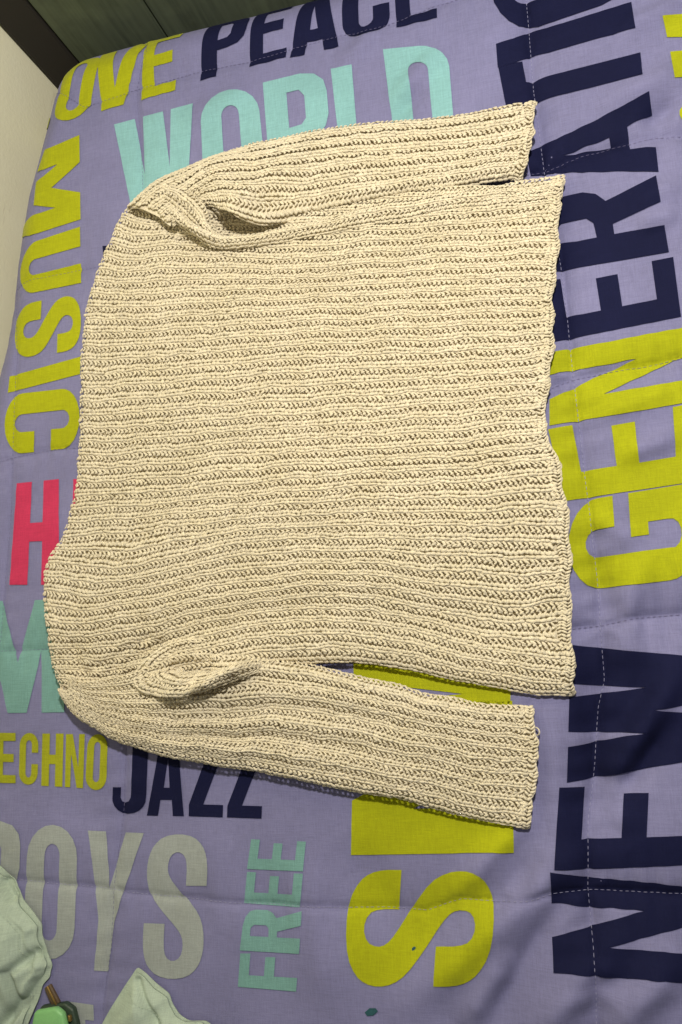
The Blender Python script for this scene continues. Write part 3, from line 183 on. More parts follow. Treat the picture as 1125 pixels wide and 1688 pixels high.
["E","navy",[[[1136,6467],[1204,6464],[1273,6461],[1341,6458],[1410,6455],[1479,6451],[1547,6448],[1616,6445],[1684,6442],[1688,6610],[1617,6613],[1547,6615],[1477,6616],[1407,6616],[1336,6618],[1339,6746],[1342,6886],[1416,6884],[1490,6884],[1564,6876],[1638,6873],[1641,7043],[1567,7046],[1493,7053],[1419,7053],[1345,7055],[1348,7182],[1350,7298],[1420,7296],[1491,7297],[1561,7290],[1631,7287],[1701,7287],[1704,7417],[1635,7417],[1567,7419],[1498,7426],[1429,7426],[1361,7427],[1292,7435],[1224,7438],[1155,7439],[1153,7339],[1151,7230],[1148,7112],[1146,6983],[1143,6849],[1140,6714],[1138,6589]]]]]
STAINS=[["stain_green",[[559,-5018],[588,-4998],[610,-5007],[588,-5032],[559,-5041]]],["stain_green",[[-22,-5697],[36,-5651],[106,-5647],[133,-5676],[74,-5723],[4,-5733]]]]
# knitting: row number and the run of that row across the bed, metres
ROWS_BODY=[[0,[[-0.2586,0.4742],[-0.2249,0.4647],[-0.1972,0.4623],[-0.1698,0.4546],[-0.1432,0.4464],[-0.1174,0.439],[-0.0921,0.4321],[-0.0671,0.4284],[-0.0423,0.4255],[-0.0178,0.4224],[0.0066,0.4193],[0.0308,0.4159],[0.0548,0.4122],[0.0786,0.408],[0.102,0.4039],[0.1251,0.4],[0.1479,0.3962],[0.1704,0.3924],[0.1926,0.3885],[0.2145,0.3846],[0.2362,0.3808],[0.2577,0.3777],[0.279,0.3765],[0.3001,0.3754]]],[2,[[-0.2815,0.4566],[-0.2468,0.4396],[-0.2172,0.4308],[-0.1889,0.4246],[-0.1613,0.4191],[-0.1348,0.4145],[-0.108,0.4091],[-0.0818,0.4045],[-0.056,0.4005],[-0.0304,0.3965],[-0.0051,0.3924],[0.02,0.3883],[0.0448,0.384],[0.0693,0.3803],[0.0935,0.3773],[0.1173,0.3744],[0.1408,0.3717],[0.1641,0.369],[0.1871,0.3667],[0.2099,0.3653],[0.2324,0.364],[0.2547,0.3624],[0.2767,0.3604],[0.2985,0.3584]]],[6,[[-0.3182,0.3876],[-0.2816,0.3743],[-0.2521,0.3695],[-0.2231,0.3686],[-0.1943,0.3638],[-0.1658,0.3583],[-0.1375,0.3524],[-0.1096,0.3462],[-0.082,0.3401],[-0.0549,0.3342],[-0.0284,0.3303],[-0.0023,0.3283],[0.0235,0.3265],[0.0489,0.3248],[0.074,0.3224],[0.099,0.3198],[0.1236,0.3173],[0.148,0.3148],[0.1721,0.312],[0.196,0.3086],[0.2195,0.3051],[0.2427,0.3019],[0.2656,0.2988],[0.2883,0.2954]]],[10,[[-0.3428,0.3203],[-0.3056,0.3094],[-0.2755,0.3041],[-0.2458,0.3007],[-0.2162,0.2984],[-0.1869,0.2955],[-0.1576,0.2919],[-0.1288,0.2882],[-0.1004,0.2846],[-0.0725,0.2811],[-0.0452,0.278],[-0.0183,0.2748],[0.0081,0.2718],[0.0342,0.2689],[0.06,0.2661],[0.0855,0.2633],[0.1108,0.2604],[0.1358,0.2574],[0.1604,0.2545],[0.1847,0.2514],[0.2087,0.2482],[0.2324,0.2452],[0.2557,0.2423],[0.2788,0.2394]]],[14,[[-0.3534,0.2408],[-0.316,0.2348],[-0.2854,0.2331],[-0.2552,0.2308],[-0.2253,0.2284],[-0.1958,0.2261],[-0.1667,0.224],[-0.1379,0.2219],[-0.1096,0.2198],[-0.0816,0.2176],[-0.054,0.2155],[-0.0268,0.2127],[-0.0,0.2098],[0.0264,0.2069],[0.0524,0.2042],[0.0781,0.2017],[0.1034,0.1991],[0.1285,0.1965],[0.1532,0.1941],[0.1776,0.1919],[0.2016,0.1895],[0.2254,0.187],[0.2489,0.1846],[0.272,0.1824]]],[19,[[-0.3571,0.1458],[-0.319,0.1399],[-0.2881,0.1376],[-0.258,0.1354],[-0.2287,0.1338],[-0.2,0.1325],[-0.1717,0.1314],[-0.1438,0.1302],[-0.1161,0.1289],[-0.0886,0.1278],[-0.0614,0.1266],[-0.0345,0.125],[-0.008,0.1232],[0.018,0.1215],[0.0438,0.1199],[0.0691,0.1182],[0.094,0.1166],[0.1187,0.1151],[0.1431,0.1133],[0.1672,0.1118],[0.191,0.111],[0.2144,0.1102],[0.2375,0.1095],[0.2604,0.1088]]],[22,[[-0.3608,0.0893],[-0.3236,0.0849],[-0.2934,0.0834],[-0.2637,0.0819],[-0.2346,0.081],[-0.2059,0.0807],[-0.1775,0.0803],[-0.1495,0.08],[-0.1217,0.0795],[-0.0942,0.078],[-0.067,0.0764],[-0.0403,0.0746],[-0.0141,0.0727],[0.0117,0.071],[0.0371,0.0694],[0.0621,0.0678],[0.0867,0.0663],[0.1111,0.0648],[0.1353,0.0632],[0.1591,0.0618],[0.1826,0.0625],[0.2059,0.063],[0.2288,0.0631],[0.2514,0.0628]]],[24,[[-0.3655,0.0526],[-0.3292,0.0496],[-0.2979,0.0482],[-0.267,0.0467],[-0.2365,0.0455],[-0.2064,0.0449],[-0.1767,0.0442],[-0.1476,0.0436],[-0.1189,0.043],[-0.0906,0.0421],[-0.0629,0.0414],[-0.0357,0.0407],[-0.0089,0.0401],[0.0175,0.0395],[0.0435,0.0388],[0.0691,0.0372],[0.0944,0.0357],[0.1195,0.0341],[0.1442,0.0326],[0.1686,0.032],[0.1927,0.0321],[0.2166,0.0321],[0.2401,0.032],[0.2633,0.032]]],[27,[[-0.3867,0.001],[-0.3474,-0.002],[-0.3144,-0.0035],[-0.2817,-0.0044],[-0.2496,-0.004],[-0.218,-0.0036],[-0.1872,-0.0031],[-0.157,-0.0026],[-0.1274,-0.0021],[-0.0982,-0.0029],[-0.0695,-0.0042],[-0.0412,-0.0055],[-0.0134,-0.0067],[0.0141,-0.008],[0.0412,-0.0095],[0.0679,-0.0119],[0.0942,-0.0142],[0.1201,-0.0164],[0.1456,-0.0186],[0.1708,-0.02],[0.1957,-0.0212],[0.2203,-0.0222],[0.2446,-0.0233],[0.2686,-0.0245]]],[29,[[-0.4074,-0.0328],[-0.3662,-0.0388],[-0.3323,-0.0451],[-0.299,-0.0501],[-0.2661,-0.049],[-0.2341,-0.0459],[-0.203,-0.0409],[-0.1723,-0.0368],[-0.1419,-0.0337],[-0.1119,-0.032],[-0.0821,-0.0322],[-0.0527,-0.0328],[-0.0237,-0.0351],[0.0048,-0.0374],[0.033,-0.0396],[0.0606,-0.0426],[0.0877,-0.0454],[0.1143,-0.0481],[0.1406,-0.0508],[0.1665,-0.0535],[0.192,-0.0562],[0.2172,-0.0588],[0.2422,-0.0614],[0.2668,-0.0641]]],[31,[[-0.4117,-0.0709],[-0.3706,-0.0777],[-0.337,-0.0834],[-0.3038,-0.0831],[-0.2711,-0.0813],[-0.2388,-0.0783],[-0.2074,-0.0738],[-0.1766,-0.069],[-0.1459,-0.0669],[-0.1155,-0.0657],[-0.0855,-0.0645],[-0.0558,-0.0637],[-0.0265,-0.0654],[0.0024,-0.067],[0.0307,-0.0686],[0.0581,-0.0738],[0.0849,-0.0788],[0.1113,-0.0834],[0.1373,-0.0879],[0.1631,-0.0914],[0.1887,-0.0945],[0.214,-0.0975],[0.2393,-0.0977],[0.2642,-0.0979]]],[33,[[-0.406,-0.1116],[-0.3655,-0.1181],[-0.3323,-0.1184],[-0.2997,-0.1162],[-0.2675,-0.1125],[-0.2356,-0.1084],[-0.2045,-0.1033],[-0.1736,-0.0996],[-0.1429,-0.0974],[-0.1126,-0.0953],[-0.0828,-0.0932],[-0.0533,-0.0915],[-0.0242,-0.0912],[0.0044,-0.0917],[0.032,-0.0971],[0.059,-0.1025],[0.0854,-0.1086],[0.1111,-0.1155],[0.1364,-0.1222],[0.162,-0.1266],[0.1875,-0.1303],[0.2126,-0.1332],[0.2377,-0.1306],[0.2625,-0.1282]]],[35,[[-0.4022,-0.1476],[-0.3645,-0.1495],[-0.3285,-0.1512],[-0.2964,-0.1493],[-0.2675,-0.1455],[-0.2333,-0.1397],[-0.2021,-0.1329],[-0.1719,-0.126],[-0.1415,-0.1228],[-0.1112,-0.1206],[-0.0815,-0.1184],[-0.0521,-0.1177],[-0.0231,-0.1198],[0.0053,-0.1219],[0.033,-0.1248],[0.0595,-0.1317],[0.0856,-0.1385],[0.1111,-0.1458],[0.1361,-0.1536],[0.1608,-0.1613],[0.186,-0.1657],[0.211,-0.1692],[0.2356,-0.1726],[0.2598,-0.176]]],[39,[[-0.385,-0.1968],[-0.3577,-0.2037],[-0.3307,-0.2089],[-0.3038,-0.2054],[-0.277,-0.2019],[-0.2505,-0.1984],[-0.2242,-0.1948],[-0.1982,-0.1912],[-0.1724,-0.1889],[-0.1469,-0.1873],[-0.1219,-0.1853],[-0.0973,-0.1824],[-0.073,-0.1818],[-0.0488,-0.1829],[-0.0249,-0.1836],[-0.0012,-0.1839],[0.0221,-0.1859],[0.0448,-0.1896],[0.067,-0.1943],[0.0889,-0.1993],[0.1102,-0.2053],[0.1313,-0.2111],[0.1524,-0.2155],[0.1733,-0.2199],[0.1937,-0.2249],[0.214,-0.2295],[0.2347,-0.2312],[0.2552,-0.2331]]]]
ROWS_UPPER=[[0,[[-0.2818,0.4561],[-0.2627,0.4703],[-0.2409,0.4808],[-0.2173,0.4872],[-0.1934,0.4926],[-0.1698,0.4981],[-0.1461,0.5026],[-0.1223,0.5059],[-0.0987,0.5087],[-0.075,0.5103],[-0.0514,0.5109],[-0.028,0.5114],[-0.0047,0.5115],[0.0185,0.5101],[0.0414,0.5086],[0.0642,0.5072],[0.0867,0.5043],[0.1091,0.5011],[0.1312,0.4977],[0.1531,0.4948],[0.1747,0.4928],[0.196,0.4913],[0.2169,0.4919],[0.2377,0.4922],[0.2583,0.4912],[0.2788,0.4895]]],[3.5,[[-0.2259,0.4228],[-0.2059,0.4341],[-0.1862,0.4458],[-0.1659,0.4557],[-0.1442,0.463],[-0.1211,0.4644],[-0.0978,0.4633],[-0.0745,0.4602],[-0.0515,0.4598],[-0.0285,0.4593],[-0.0057,0.4585],[0.0171,0.4564],[0.0397,0.4541],[0.0621,0.4516],[0.0843,0.4481],[0.1061,0.4446],[0.1277,0.4414],[0.149,0.439],[0.1701,0.4376],[0.191,0.4362],[0.2117,0.4354],[0.2322,0.4347],[0.2524,0.4355],[0.2722,0.4377]]],[5.5,[[-0.201,0.4],[-0.1831,0.412],[-0.1685,0.4278],[-0.15,0.4378],[-0.1254,0.4338],[-0.1005,0.4239],[-0.0824,0.4197],[-0.0638,0.4217],[-0.043,0.4217],[-0.0213,0.4198],[0.0002,0.4183],[0.0216,0.4177],[0.0429,0.4168],[0.064,0.4158],[0.0849,0.4137],[0.1055,0.4119],[0.1259,0.4104],[0.146,0.41],[0.1658,0.4106],[0.1855,0.4113],[0.2051,0.4108],[0.2246,0.4101],[0.244,0.4095],[0.2631,0.4096]]],[7,[[-0.194,0.4085],[-0.1792,0.4182],[-0.1648,0.4282],[-0.144,0.4236],[-0.1192,0.3997],[-0.0997,0.3841],[-0.0863,0.3794],[-0.0731,0.3774],[-0.0595,0.3814],[-0.0448,0.3852],[-0.0286,0.3877],[-0.0114,0.3883],[0.006,0.3885],[0.0231,0.3897],[0.0402,0.3908],[0.0573,0.3917],[0.0742,0.3922],[0.0911,0.3923],[0.1078,0.3924],[0.1244,0.3925],[0.141,0.392],[0.1574,0.391],[0.1737,0.3905],[0.1897,0.3915],[0.2056,0.3925],[0.2215,0.393],[0.2372,0.3934],[0.2528,0.3899]]]]
ROWS_FOLD_UP=[[0,[[-0.2387,0.4627],[-0.2204,0.4509],[-0.2034,0.4374],[-0.1879,0.4228],[-0.1747,0.4067],[-0.1603,0.3922],[-0.144,0.3811],[-0.1261,0.3747],[-0.1077,0.3718],[-0.0899,0.3736],[-0.0723,0.3755],[-0.0548,0.3768],[-0.0372,0.3776],[-0.0198,0.3785],[-0.0026,0.3798],[0.0144,0.3813],[0.0314,0.3828],[0.0483,0.3841],[0.0651,0.3855],[0.0818,0.3866],[0.0984,0.3872],[0.115,0.3878],[0.1315,0.3875],[0.1479,0.387],[0.1641,0.3866],[0.1803,0.3858],[0.1963,0.3851],[0.2122,0.3854],[0.2279,0.3865],[0.2435,0.3874],[0.2591,0.3872],[0.2746,0.3861],[0.2899,0.3849],[0.3052,0.3838]]],[2,[[-0.25,0.4541],[-0.2313,0.4424],[-0.2156,0.4273],[-0.2009,0.4116],[-0.1869,0.396],[-0.1715,0.3825],[-0.1557,0.3699],[-0.1377,0.3619],[-0.1194,0.3572],[-0.101,0.3557],[-0.0829,0.3565],[-0.065,0.357],[-0.0472,0.3572],[-0.0296,0.3575],[-0.0122,0.3581],[0.0052,0.3587],[0.0224,0.3593],[0.0396,0.359],[0.0566,0.3587],[0.0736,0.3589],[0.0903,0.3593],[0.107,0.359],[0.1236,0.3585],[0.1401,0.3583],[0.1564,0.3585],[0.1726,0.3584],[0.1887,0.3581],[0.2047,0.3579],[0.2206,0.3578],[0.2364,0.3577],[0.252,0.3575],[0.2676,0.3572],[0.283,0.3567],[0.2983,0.3564]]]]
ROWS_SWIRL=[[0,[[-0.2151,0.4759],[-0.2068,0.4692],[-0.1991,0.4631],[-0.1924,0.4585],[-0.1863,0.4547],[-0.1802,0.4508],[-0.1741,0.4455],[-0.1678,0.44],[-0.1619,0.435],[-0.1573,0.4301],[-0.1542,0.4246],[-0.1511,0.4191],[-0.1488,0.4132],[-0.1482,0.4065],[-0.1471,0.3994],[-0.1439,0.3924],[-0.1411,0.3859],[-0.1363,0.382],[-0.132,0.3787],[-0.1277,0.3756],[-0.1225,0.3741],[-0.117,0.3728],[-0.1114,0.3715],[-0.1057,0.3699]]],[2,[[-0.2398,0.4583],[-0.2321,0.4531],[-0.2241,0.4475],[-0.2161,0.4417],[-0.2088,0.4368],[-0.2033,0.4316],[-0.1981,0.4268],[-0.1928,0.4218],[-0.1872,0.4165],[-0.1821,0.4102],[-0.1769,0.4037],[-0.1721,0.3975],[-0.1675,0.3919],[-0.1628,0.3869],[-0.1581,0.3819],[-0.1533,0.3768],[-0.1477,0.3721],[-0.1411,0.3686],[-0.1347,0.3656],[-0.1288,0.3632],[-0.1228,0.3625],[-0.1168,0.3623],[-0.1107,0.3619],[-0.1044,0.3613]]]]
ROWS_LOWER=[[0,[[-0.3643,-0.1844],[-0.3415,-0.191],[-0.3212,-0.1909],[-0.3013,-0.1888],[-0.2817,-0.1859],[-0.2629,-0.181],[-0.2445,-0.1753],[-0.226,-0.1707],[-0.208,-0.1663],[-0.1895,-0.165],[-0.1715,-0.1652],[-0.1531,-0.1661],[-0.1355,-0.1676],[-0.118,-0.1691],[-0.1009,-0.1721],[-0.0837,-0.1754],[-0.0664,-0.1786],[-0.0491,-0.1817],[-0.0321,-0.1859],[-0.0154,-0.1913],[0.0013,-0.196],[0.018,-0.2005],[0.0347,-0.2047],[0.0512,-0.2088],[0.0676,-0.2128],[0.0825,-0.22],[0.0984,-0.224],[0.1148,-0.2262],[0.1307,-0.2294],[0.1457,-0.2348],[0.1614,-0.2371],[0.1773,-0.2384],[0.193,-0.2397],[0.2086,-0.2409]]],[3,[[-0.3622,-0.1967],[-0.3336,-0.2106],[-0.305,-0.217],[-0.276,-0.2194],[-0.2473,-0.2211],[-0.219,-0.222],[-0.1914,-0.2222],[-0.1646,-0.2211],[-0.1383,-0.2203],[-0.1126,-0.2196],[-0.0873,-0.2204],[-0.0623,-0.2228],[-0.0376,-0.2251],[-0.0136,-0.2303],[0.0101,-0.2359],[0.0334,-0.2416],[0.0563,-0.2478],[0.079,-0.254],[0.1015,-0.2594],[0.1239,-0.2645],[0.1459,-0.2695],[0.1681,-0.2727],[0.1902,-0.2755],[0.2121,-0.2781]]],[10,[[-0.3817,-0.197],[-0.3701,-0.2187],[-0.3536,-0.2376],[-0.332,-0.2513],[-0.3084,-0.2623],[-0.2842,-0.2714],[-0.2603,-0.2798],[-0.2359,-0.286],[-0.212,-0.2918],[-0.1878,-0.2955],[-0.1639,-0.2991],[-0.1404,-0.3027],[-0.1172,-0.3063],[-0.0945,-0.3108],[-0.072,-0.3151],[-0.0499,-0.3198],[-0.0281,-0.3246],[-0.0066,-0.3293],[0.015,-0.3326],[0.0365,-0.3357],[0.0575,-0.3392],[0.0774,-0.3453],[0.0971,-0.3512],[0.1169,-0.3562],[0.1366,-0.3607],[0.1562,-0.3648],[0.1759,-0.3674],[0.195,-0.3713]]]]
ROWS_FOLD_LOW=[[0,[[-0.1663,-0.1654],[-0.1747,-0.1677],[-0.1831,-0.1697],[-0.1917,-0.1711],[-0.2002,-0.1726],[-0.2088,-0.1745],[-0.2167,-0.1778],[-0.2176,-0.1835],[-0.2095,-0.1875],[-0.1997,-0.1872],[-0.1895,-0.1868],[-0.179,-0.1863],[-0.1706,-0.1853],[-0.1628,-0.1843],[-0.1539,-0.1833],[-0.1452,-0.1823],[-0.137,-0.1812],[-0.1279,-0.18],[-0.1187,-0.1789],[-0.1112,-0.1777],[-0.1042,-0.1767],[-0.0968,-0.1765],[-0.0892,-0.1767],[-0.0812,-0.1768]]],[2,[[-0.1649,-0.1492],[-0.1777,-0.1464],[-0.1905,-0.1453],[-0.2032,-0.1454],[-0.2154,-0.1477],[-0.2277,-0.151],[-0.2385,-0.1566],[-0.2491,-0.1622],[-0.259,-0.1698],[-0.269,-0.1775],[-0.2726,-0.1866],[-0.2654,-0.1979],[-0.2537,-0.2054],[-0.2408,-0.2099],[-0.2264,-0.214],[-0.2086,-0.2136],[-0.1955,-0.2137],[-0.1848,-0.2111],[-0.1728,-0.2076],[-0.1599,-0.2054],[-0.1493,-0.2035],[-0.1394,-0.2016],[-0.1288,-0.1993],[-0.1175,-0.1967],[-0.1073,-0.1942],[-0.0978,-0.1919],[-0.088,-0.1892],[-0.0783,-0.1833]]]]
# loose loops of yarn
LOOPS=[[0.3007,0.3742],[0.2128,-0.2686]]
OUTLINE_CLOTH_A=[[-0.4767,-0.4175],[-0.4712,-0.4211],[-0.462,-0.4306],[-0.4547,-0.4371],[-0.4456,-0.4486],[-0.4383,-0.4601],[-0.424,-0.4734],[-0.4117,-0.4881],[-0.4133,-0.4988],[-0.407,-0.5212],[-0.3992,-0.5364],[-0.4042,-0.5457],[-0.4025,-0.5498],[-0.4136,-0.5593],[-0.4178,-0.5728],[-0.427,-0.5933],[-0.4329,-0.6047],[-0.4463,-0.6412],[-0.5798,-0.6499],[-0.6226,-0.5219],[-0.5786,-0.4309],[-0.5137,-0.406]]
OUTLINE_CLOTH_B=[[-0.2823,-0.5336],[-0.271,-0.5399],[-0.2584,-0.5501],[-0.2411,-0.562],[-0.2381,-0.5725],[-0.229,-0.5846],[-0.2166,-0.5905],[-0.1942,-0.5892],[-0.1636,-0.61],[-0.1504,-0.6598],[-0.3699,-0.6762],[-0.3533,-0.6352],[-0.3318,-0.599],[-0.307,-0.5652]]
OUTLINE_CASE=[[-0.4132,-0.583],[-0.3836,-0.5773],[-0.3735,-0.5836],[-0.3693,-0.5982],[-0.3618,-0.6312],[-0.4134,-0.6412],[-0.4189,-0.6078]]
OUTLINE_STRAP=[[-0.4091,-0.5622],[-0.4007,-0.557],[-0.387,-0.5775],[-0.3971,-0.5835]]

rng = np.random.default_rng(7); random.seed(7)

# ============ helpers ============
def lin(r, g, b):
    f = lambda c: (c/255/12.92) if c/255 <= .04045 else ((c/255+.055)/1.055)**2.4
    return (f(r), f(g), f(b), 1)
def empty(name, loc=(0, 0, 0), parent=None):
    o = bpy.data.objects.new(name, None); COL.objects.link(o); o.location = loc; o.empty_display_size = .05
    if parent: o.parent = parent
    return o
def tag(o, label=None, cat=None, group=None, kind=None):
    if label: o['label'] = label
    if cat: o['category'] = cat
    if group: o['group'] = group
    if kind: o['kind'] = kind
    return o
def mesh_np(name, V, tris, mat, parent=None, smooth=True, quads=None, tone=None):
    me = bpy.data.meshes.new(name)
    V = np.ascontiguousarray(V, np.float32).reshape(-1, 3)
    F = np.asarray(tris if quads is None else quads, np.int32); k = F.shape[1]
    me.vertices.add(len(V)); me.vertices.foreach_set('co', V.ravel())
    me.loops.add(F.size); me.loops.foreach_set('vertex_index', F.ravel())
    me.polygons.add(len(F)); me.polygons.foreach_set('loop_start', np.arange(0, F.size, k, dtype=np.int32))
    me.polygons.foreach_set('use_smooth', np.full(len(F), smooth))
    me.update(calc_edges=True); me.validate()
    if mat.name == 'cream_yarn':
        at = me.attributes.new('tone', 'FLOAT', 'POINT')
        at.data.foreach_set('value', np.ones(len(V), np.float32) if tone is None else np.ascontiguousarray(tone, np.float32))
    me.materials.append(mat)
    o = bpy.data.objects.new(name, me); COL.objects.link(o)
    if parent: o.parent = parent
    return o
def grid_quads(nu, nv):
    i = np.arange((nu-1)*nv).reshape(nu-1, nv)[:, :-1].ravel()
    return np.stack([i, i+nv, i+nv+1, i+1], 1)
def bm_obj(name, bm, mat, parent=None, smooth=False):
    bmesh.ops.recalc_face_normals(bm, faces=bm.faces)
    me = bpy.data.meshes.new(name); bm.to_mesh(me); bm.free(); me.materials.append(mat)
    if smooth:
        for p in me.polygons: p.use_smooth = True
    o = bpy.data.objects.new(name, me); COL.objects.link(o)
    if parent: o.parent = parent
    return o

# ============ materials ============
class NT:
    def __init__(s, name):
        s.m = bpy.data.materials.new(name); s.m.use_nodes = True; s.t = s.m.node_tree
        s.b = s.t.nodes['Principled BSDF']; s.tc = s.t.nodes.new('ShaderNodeTexCoord')
    def n(s, kind, **kw):
        x = s.t.nodes.new('ShaderNode'+kind)
        for k, v in kw.items(): setattr(x, k, v)
        return x
    def l(s, a, b): s.t.links.new(a, b)
    def noise(s, scale, detail=3, stretch=None, rough=.6):
        x = s.n('TexNoise'); x.inputs['Scale'].default_value = scale; x.inputs['Detail'].default_value = detail; x.inputs['Roughness'].default_value = rough
        if stretch:
            mp = s.n('Mapping'); mp.inputs['Scale'].default_value = stretch; s.l(s.tc.outputs['Object'], mp.inputs[0]); s.l(mp.outputs[0], x.inputs[0])
        else: s.l(s.tc.outputs['Object'], x.inputs[0])
        return x.outputs[0]
    def mix(s, f, a, b, mode='MIX'):
        x = s.n('Mix', data_type='RGBA', blend_type=mode)
        if hasattr(f, 'node'): s.l(f, x.inputs[0])
        else: x.inputs[0].default_value = f
        for v, i in ((a, 6), (b, 7)):
            if hasattr(v, 'node'): s.l(v, x.inputs[i])
            else: x.inputs[i].default_value = v
        return x.outputs[2]
    def ramp(s, src, lo, hi, a=(0, 0, 0, 1), b=(1, 1, 1, 1)):
        x = s.n('ValToRGB'); x.color_ramp.elements[0].position = lo; x.color_ramp.elements[1].position = hi
        x.color_ramp.elements[0].color = a; x.color_ramp.elements[1].color = b; s.l(src, x.inputs[0]); return x.outputs[0]
    def math(s, op, a, b):
        x = s.n('Math', operation=op)
        for v, i in ((a, 0), (b, 1)):
            if hasattr(v, 'node'): s.l(v, x.inputs[i])
            else: x.inputs[i].default_value = v
        return x.outputs[0]
    def bump(s, h, strength, dist):
        x = s.n('Bump'); x.inputs['Strength'].default_value = strength; x.inputs['Distance'].default_value = dist
        s.l(h, x.inputs['Height']); s.l(x.outputs[0], s.b.inputs['Normal'])
def cloth(name, col, rough=.85, weave=1.0, soil=.10, sheen=.06, spec=.2):
    t = NT(name); b = t.b
    # thread slubs along both directions of the weave
    tx = t.noise(1.0, 2, (60, 900, 60)); ty = t.noise(1.0, 2, (900, 60, 60)); fine = t.noise(1500, 1)
    th = t.math('ADD', t.math('ADD', tx, ty), fine)
    thr = t.ramp(th, .3, 1.0)
    thr = t.n('MapRange'); t.l(th, thr.inputs[0]); thr.inputs[1].default_value = 1.1; thr.inputs[2].default_value = 1.9; thr.inputs[3].default_value = 1-.17*weave; thr.inputs[4].default_value = 1+.13*weave
    big = t.n('MapRange'); t.l(t.noise(7, 4), big.inputs[0]); big.inputs[1].default_value = .3; big.inputs[2].default_value = .7; big.inputs[3].default_value = 1-soil; big.inputs[4].default_value = 1+soil
    v = t.math('MULTIPLY', thr.outputs[0], big.outputs[0])
    hs = t.n('HueSaturation'); hs.inputs['Color'].default_value = col; t.l(v, hs.inputs['Value'])
    t.l(hs.outputs[0], b.inputs['Base Color'])
    b.inputs['Roughness'].default_value = rough; b.inputs['Specular IOR Level'].default_value = spec
    b.inputs['Sheen Weight'].default_value = sheen; b.inputs['Sheen Roughness'].default_value = .5
    t.bump(th, .35*weave, .0004)
    return t.m
MAT = {
 'lavender': cloth('quilt_lavender', lin(119, 117, 152)),
 'lime': cloth('print_lime', lin(158, 161, 12)),
 'navy': cloth('print_navy', lin(20, 22, 52), weave=.8, sheen=0, spec=.12),
 'mint': cloth('print_mint', lin(127, 172, 173)),
 'teal': cloth('print_teal', lin(110, 150, 144)),
 'pink': cloth('print_pink', lin(188, 50, 86)),
 'olive': cloth('print_olive', lin(150, 152, 28)),
 'sage': cloth('print_sage', lin(147, 152, 148)),
 'stain_green': cloth('stain_green', lin(40, 78, 84)),
 'sage_cloth': cloth('sage_cotton', lin(166, 179, 161), weave=1.1),
 'thread_pale': cloth('thread_pale', lin(142, 140, 168), weave=.3),
 'thread_dark': cloth('thread_dark', lin(105, 100, 132), weave=.3),
}
def yarn():
    t = NT('cream_yarn'); b = t.b
    f1 = t.noise(900, 3); f2 = t.noise(26, 3); f3 = t.noise(4, 2)
    c = t.mix(t.ramp(f2, .3, .72), lin(214, 201, 171), lin(224, 212, 186))
    c = t.mix(t.ramp(f1, .25, .75), t.mix(.16, c, lin(186, 172, 138)), c)
    c = t.mix(t.math('MULTIPLY', t.ramp(f3, .45, .8), .25), c, lin(204, 193, 163))
    at = t.n('Attribute'); at.attribute_name = 'tone'
    hs = t.n('HueSaturation'); t.l(c, hs.inputs['Color']); t.l(at.outputs['Fac'], hs.inputs['Value'])
    t.l(hs.outputs[0], b.inputs['Base Color']); b.inputs['Roughness'].default_value = .85; b.inputs['Specular IOR Level'].default_value = .2
    b.inputs['Sheen Weight'].default_value = .15
    t.bump(f1, .8, .0009)
    return t.m
MAT['yarn'] = yarn()
def painted_wood():
    t = NT('green_stained_wood'); b = t.b
    g = t.noise(1, 5, (90, 90, 5), .65); g2 = t.noise(1, 3, (30, 30, 2.5)); k = t.noise(18, 3)
    c = t.mix(t.ramp(g, .3, .7), lin(52, 58, 43), lin(89, 98, 74))
    c = t.mix(t.ramp(g2, .4, .75), c, lin(84, 92, 70))
    c = t.mix(t.math('MULTIPLY', t.ramp(k, .5, .8), .3), c, lin(120, 130, 96))
    t.l(c, b.inputs['Base Color']); b.inputs['Roughness'].default_value = .55
    t.bump(g, .3, .001)
    return t.m
MAT['wood'] = painted_wood()
def plaster():
    t = NT('cream_plaster'); b = t.b
    k = t.noise(5, 5); f = t.noise(160, 4); sc = t.noise(1, 4, (60, 9, 70), .7)
    c = t.mix(t.ramp(k, .3, .75), lin(236, 230, 194), lin(244, 239, 208))
    c = t.mix(t.math('MULTIPLY', t.ramp(sc, .62, .7), .35), c, lin(176, 160, 130))
    t.l(c, b.inputs['Base Color']); b.inputs['Roughness'].default_value = .6
    t.bump(f, .25, .002)
    return t.m
MAT['wall'] = plaster()
def plain(name, col, rough=.5, metal=0, nz=120, amt=.15, bump=.2):
    t = NT(name); n = t.noise(nz, 3)
    mr = t.n('MapRange'); t.l(n, mr.inputs[0]); mr.inputs[3].default_value = 1-amt; mr.inputs[4].default_value = 1+amt
    hs = t.n('HueSaturation'); hs.inputs['Color'].default_value = col; t.l(mr.outputs[0], hs.inputs['Value']); t.l(hs.outputs[0], t.b.inputs['Base Color'])
    t.b.inputs['Roughness'].default_value = rough; t.b.inputs['Metallic'].default_value = metal
    t.bump(n, bump, .0006); return t.m
MAT['green_leather'] = plain('green_leather', lin(122, 176, 112), .45, nz=420, bump=.3)
MAT['green_dark'] = plain('dark_green_edge', lin(44, 58, 44), .5)
MAT['brass'] = plain('worn_brass', lin(150, 122, 70), .4, .8)
MAT['brown'] = plain('brown_strap', lin(84, 66, 44), .6)
MAT['gap_shade'] = plain('dark_gap_shade', lin(34, 29, 22), .7, nz=40)  # shade of the gap beside the headboard, put into the colour

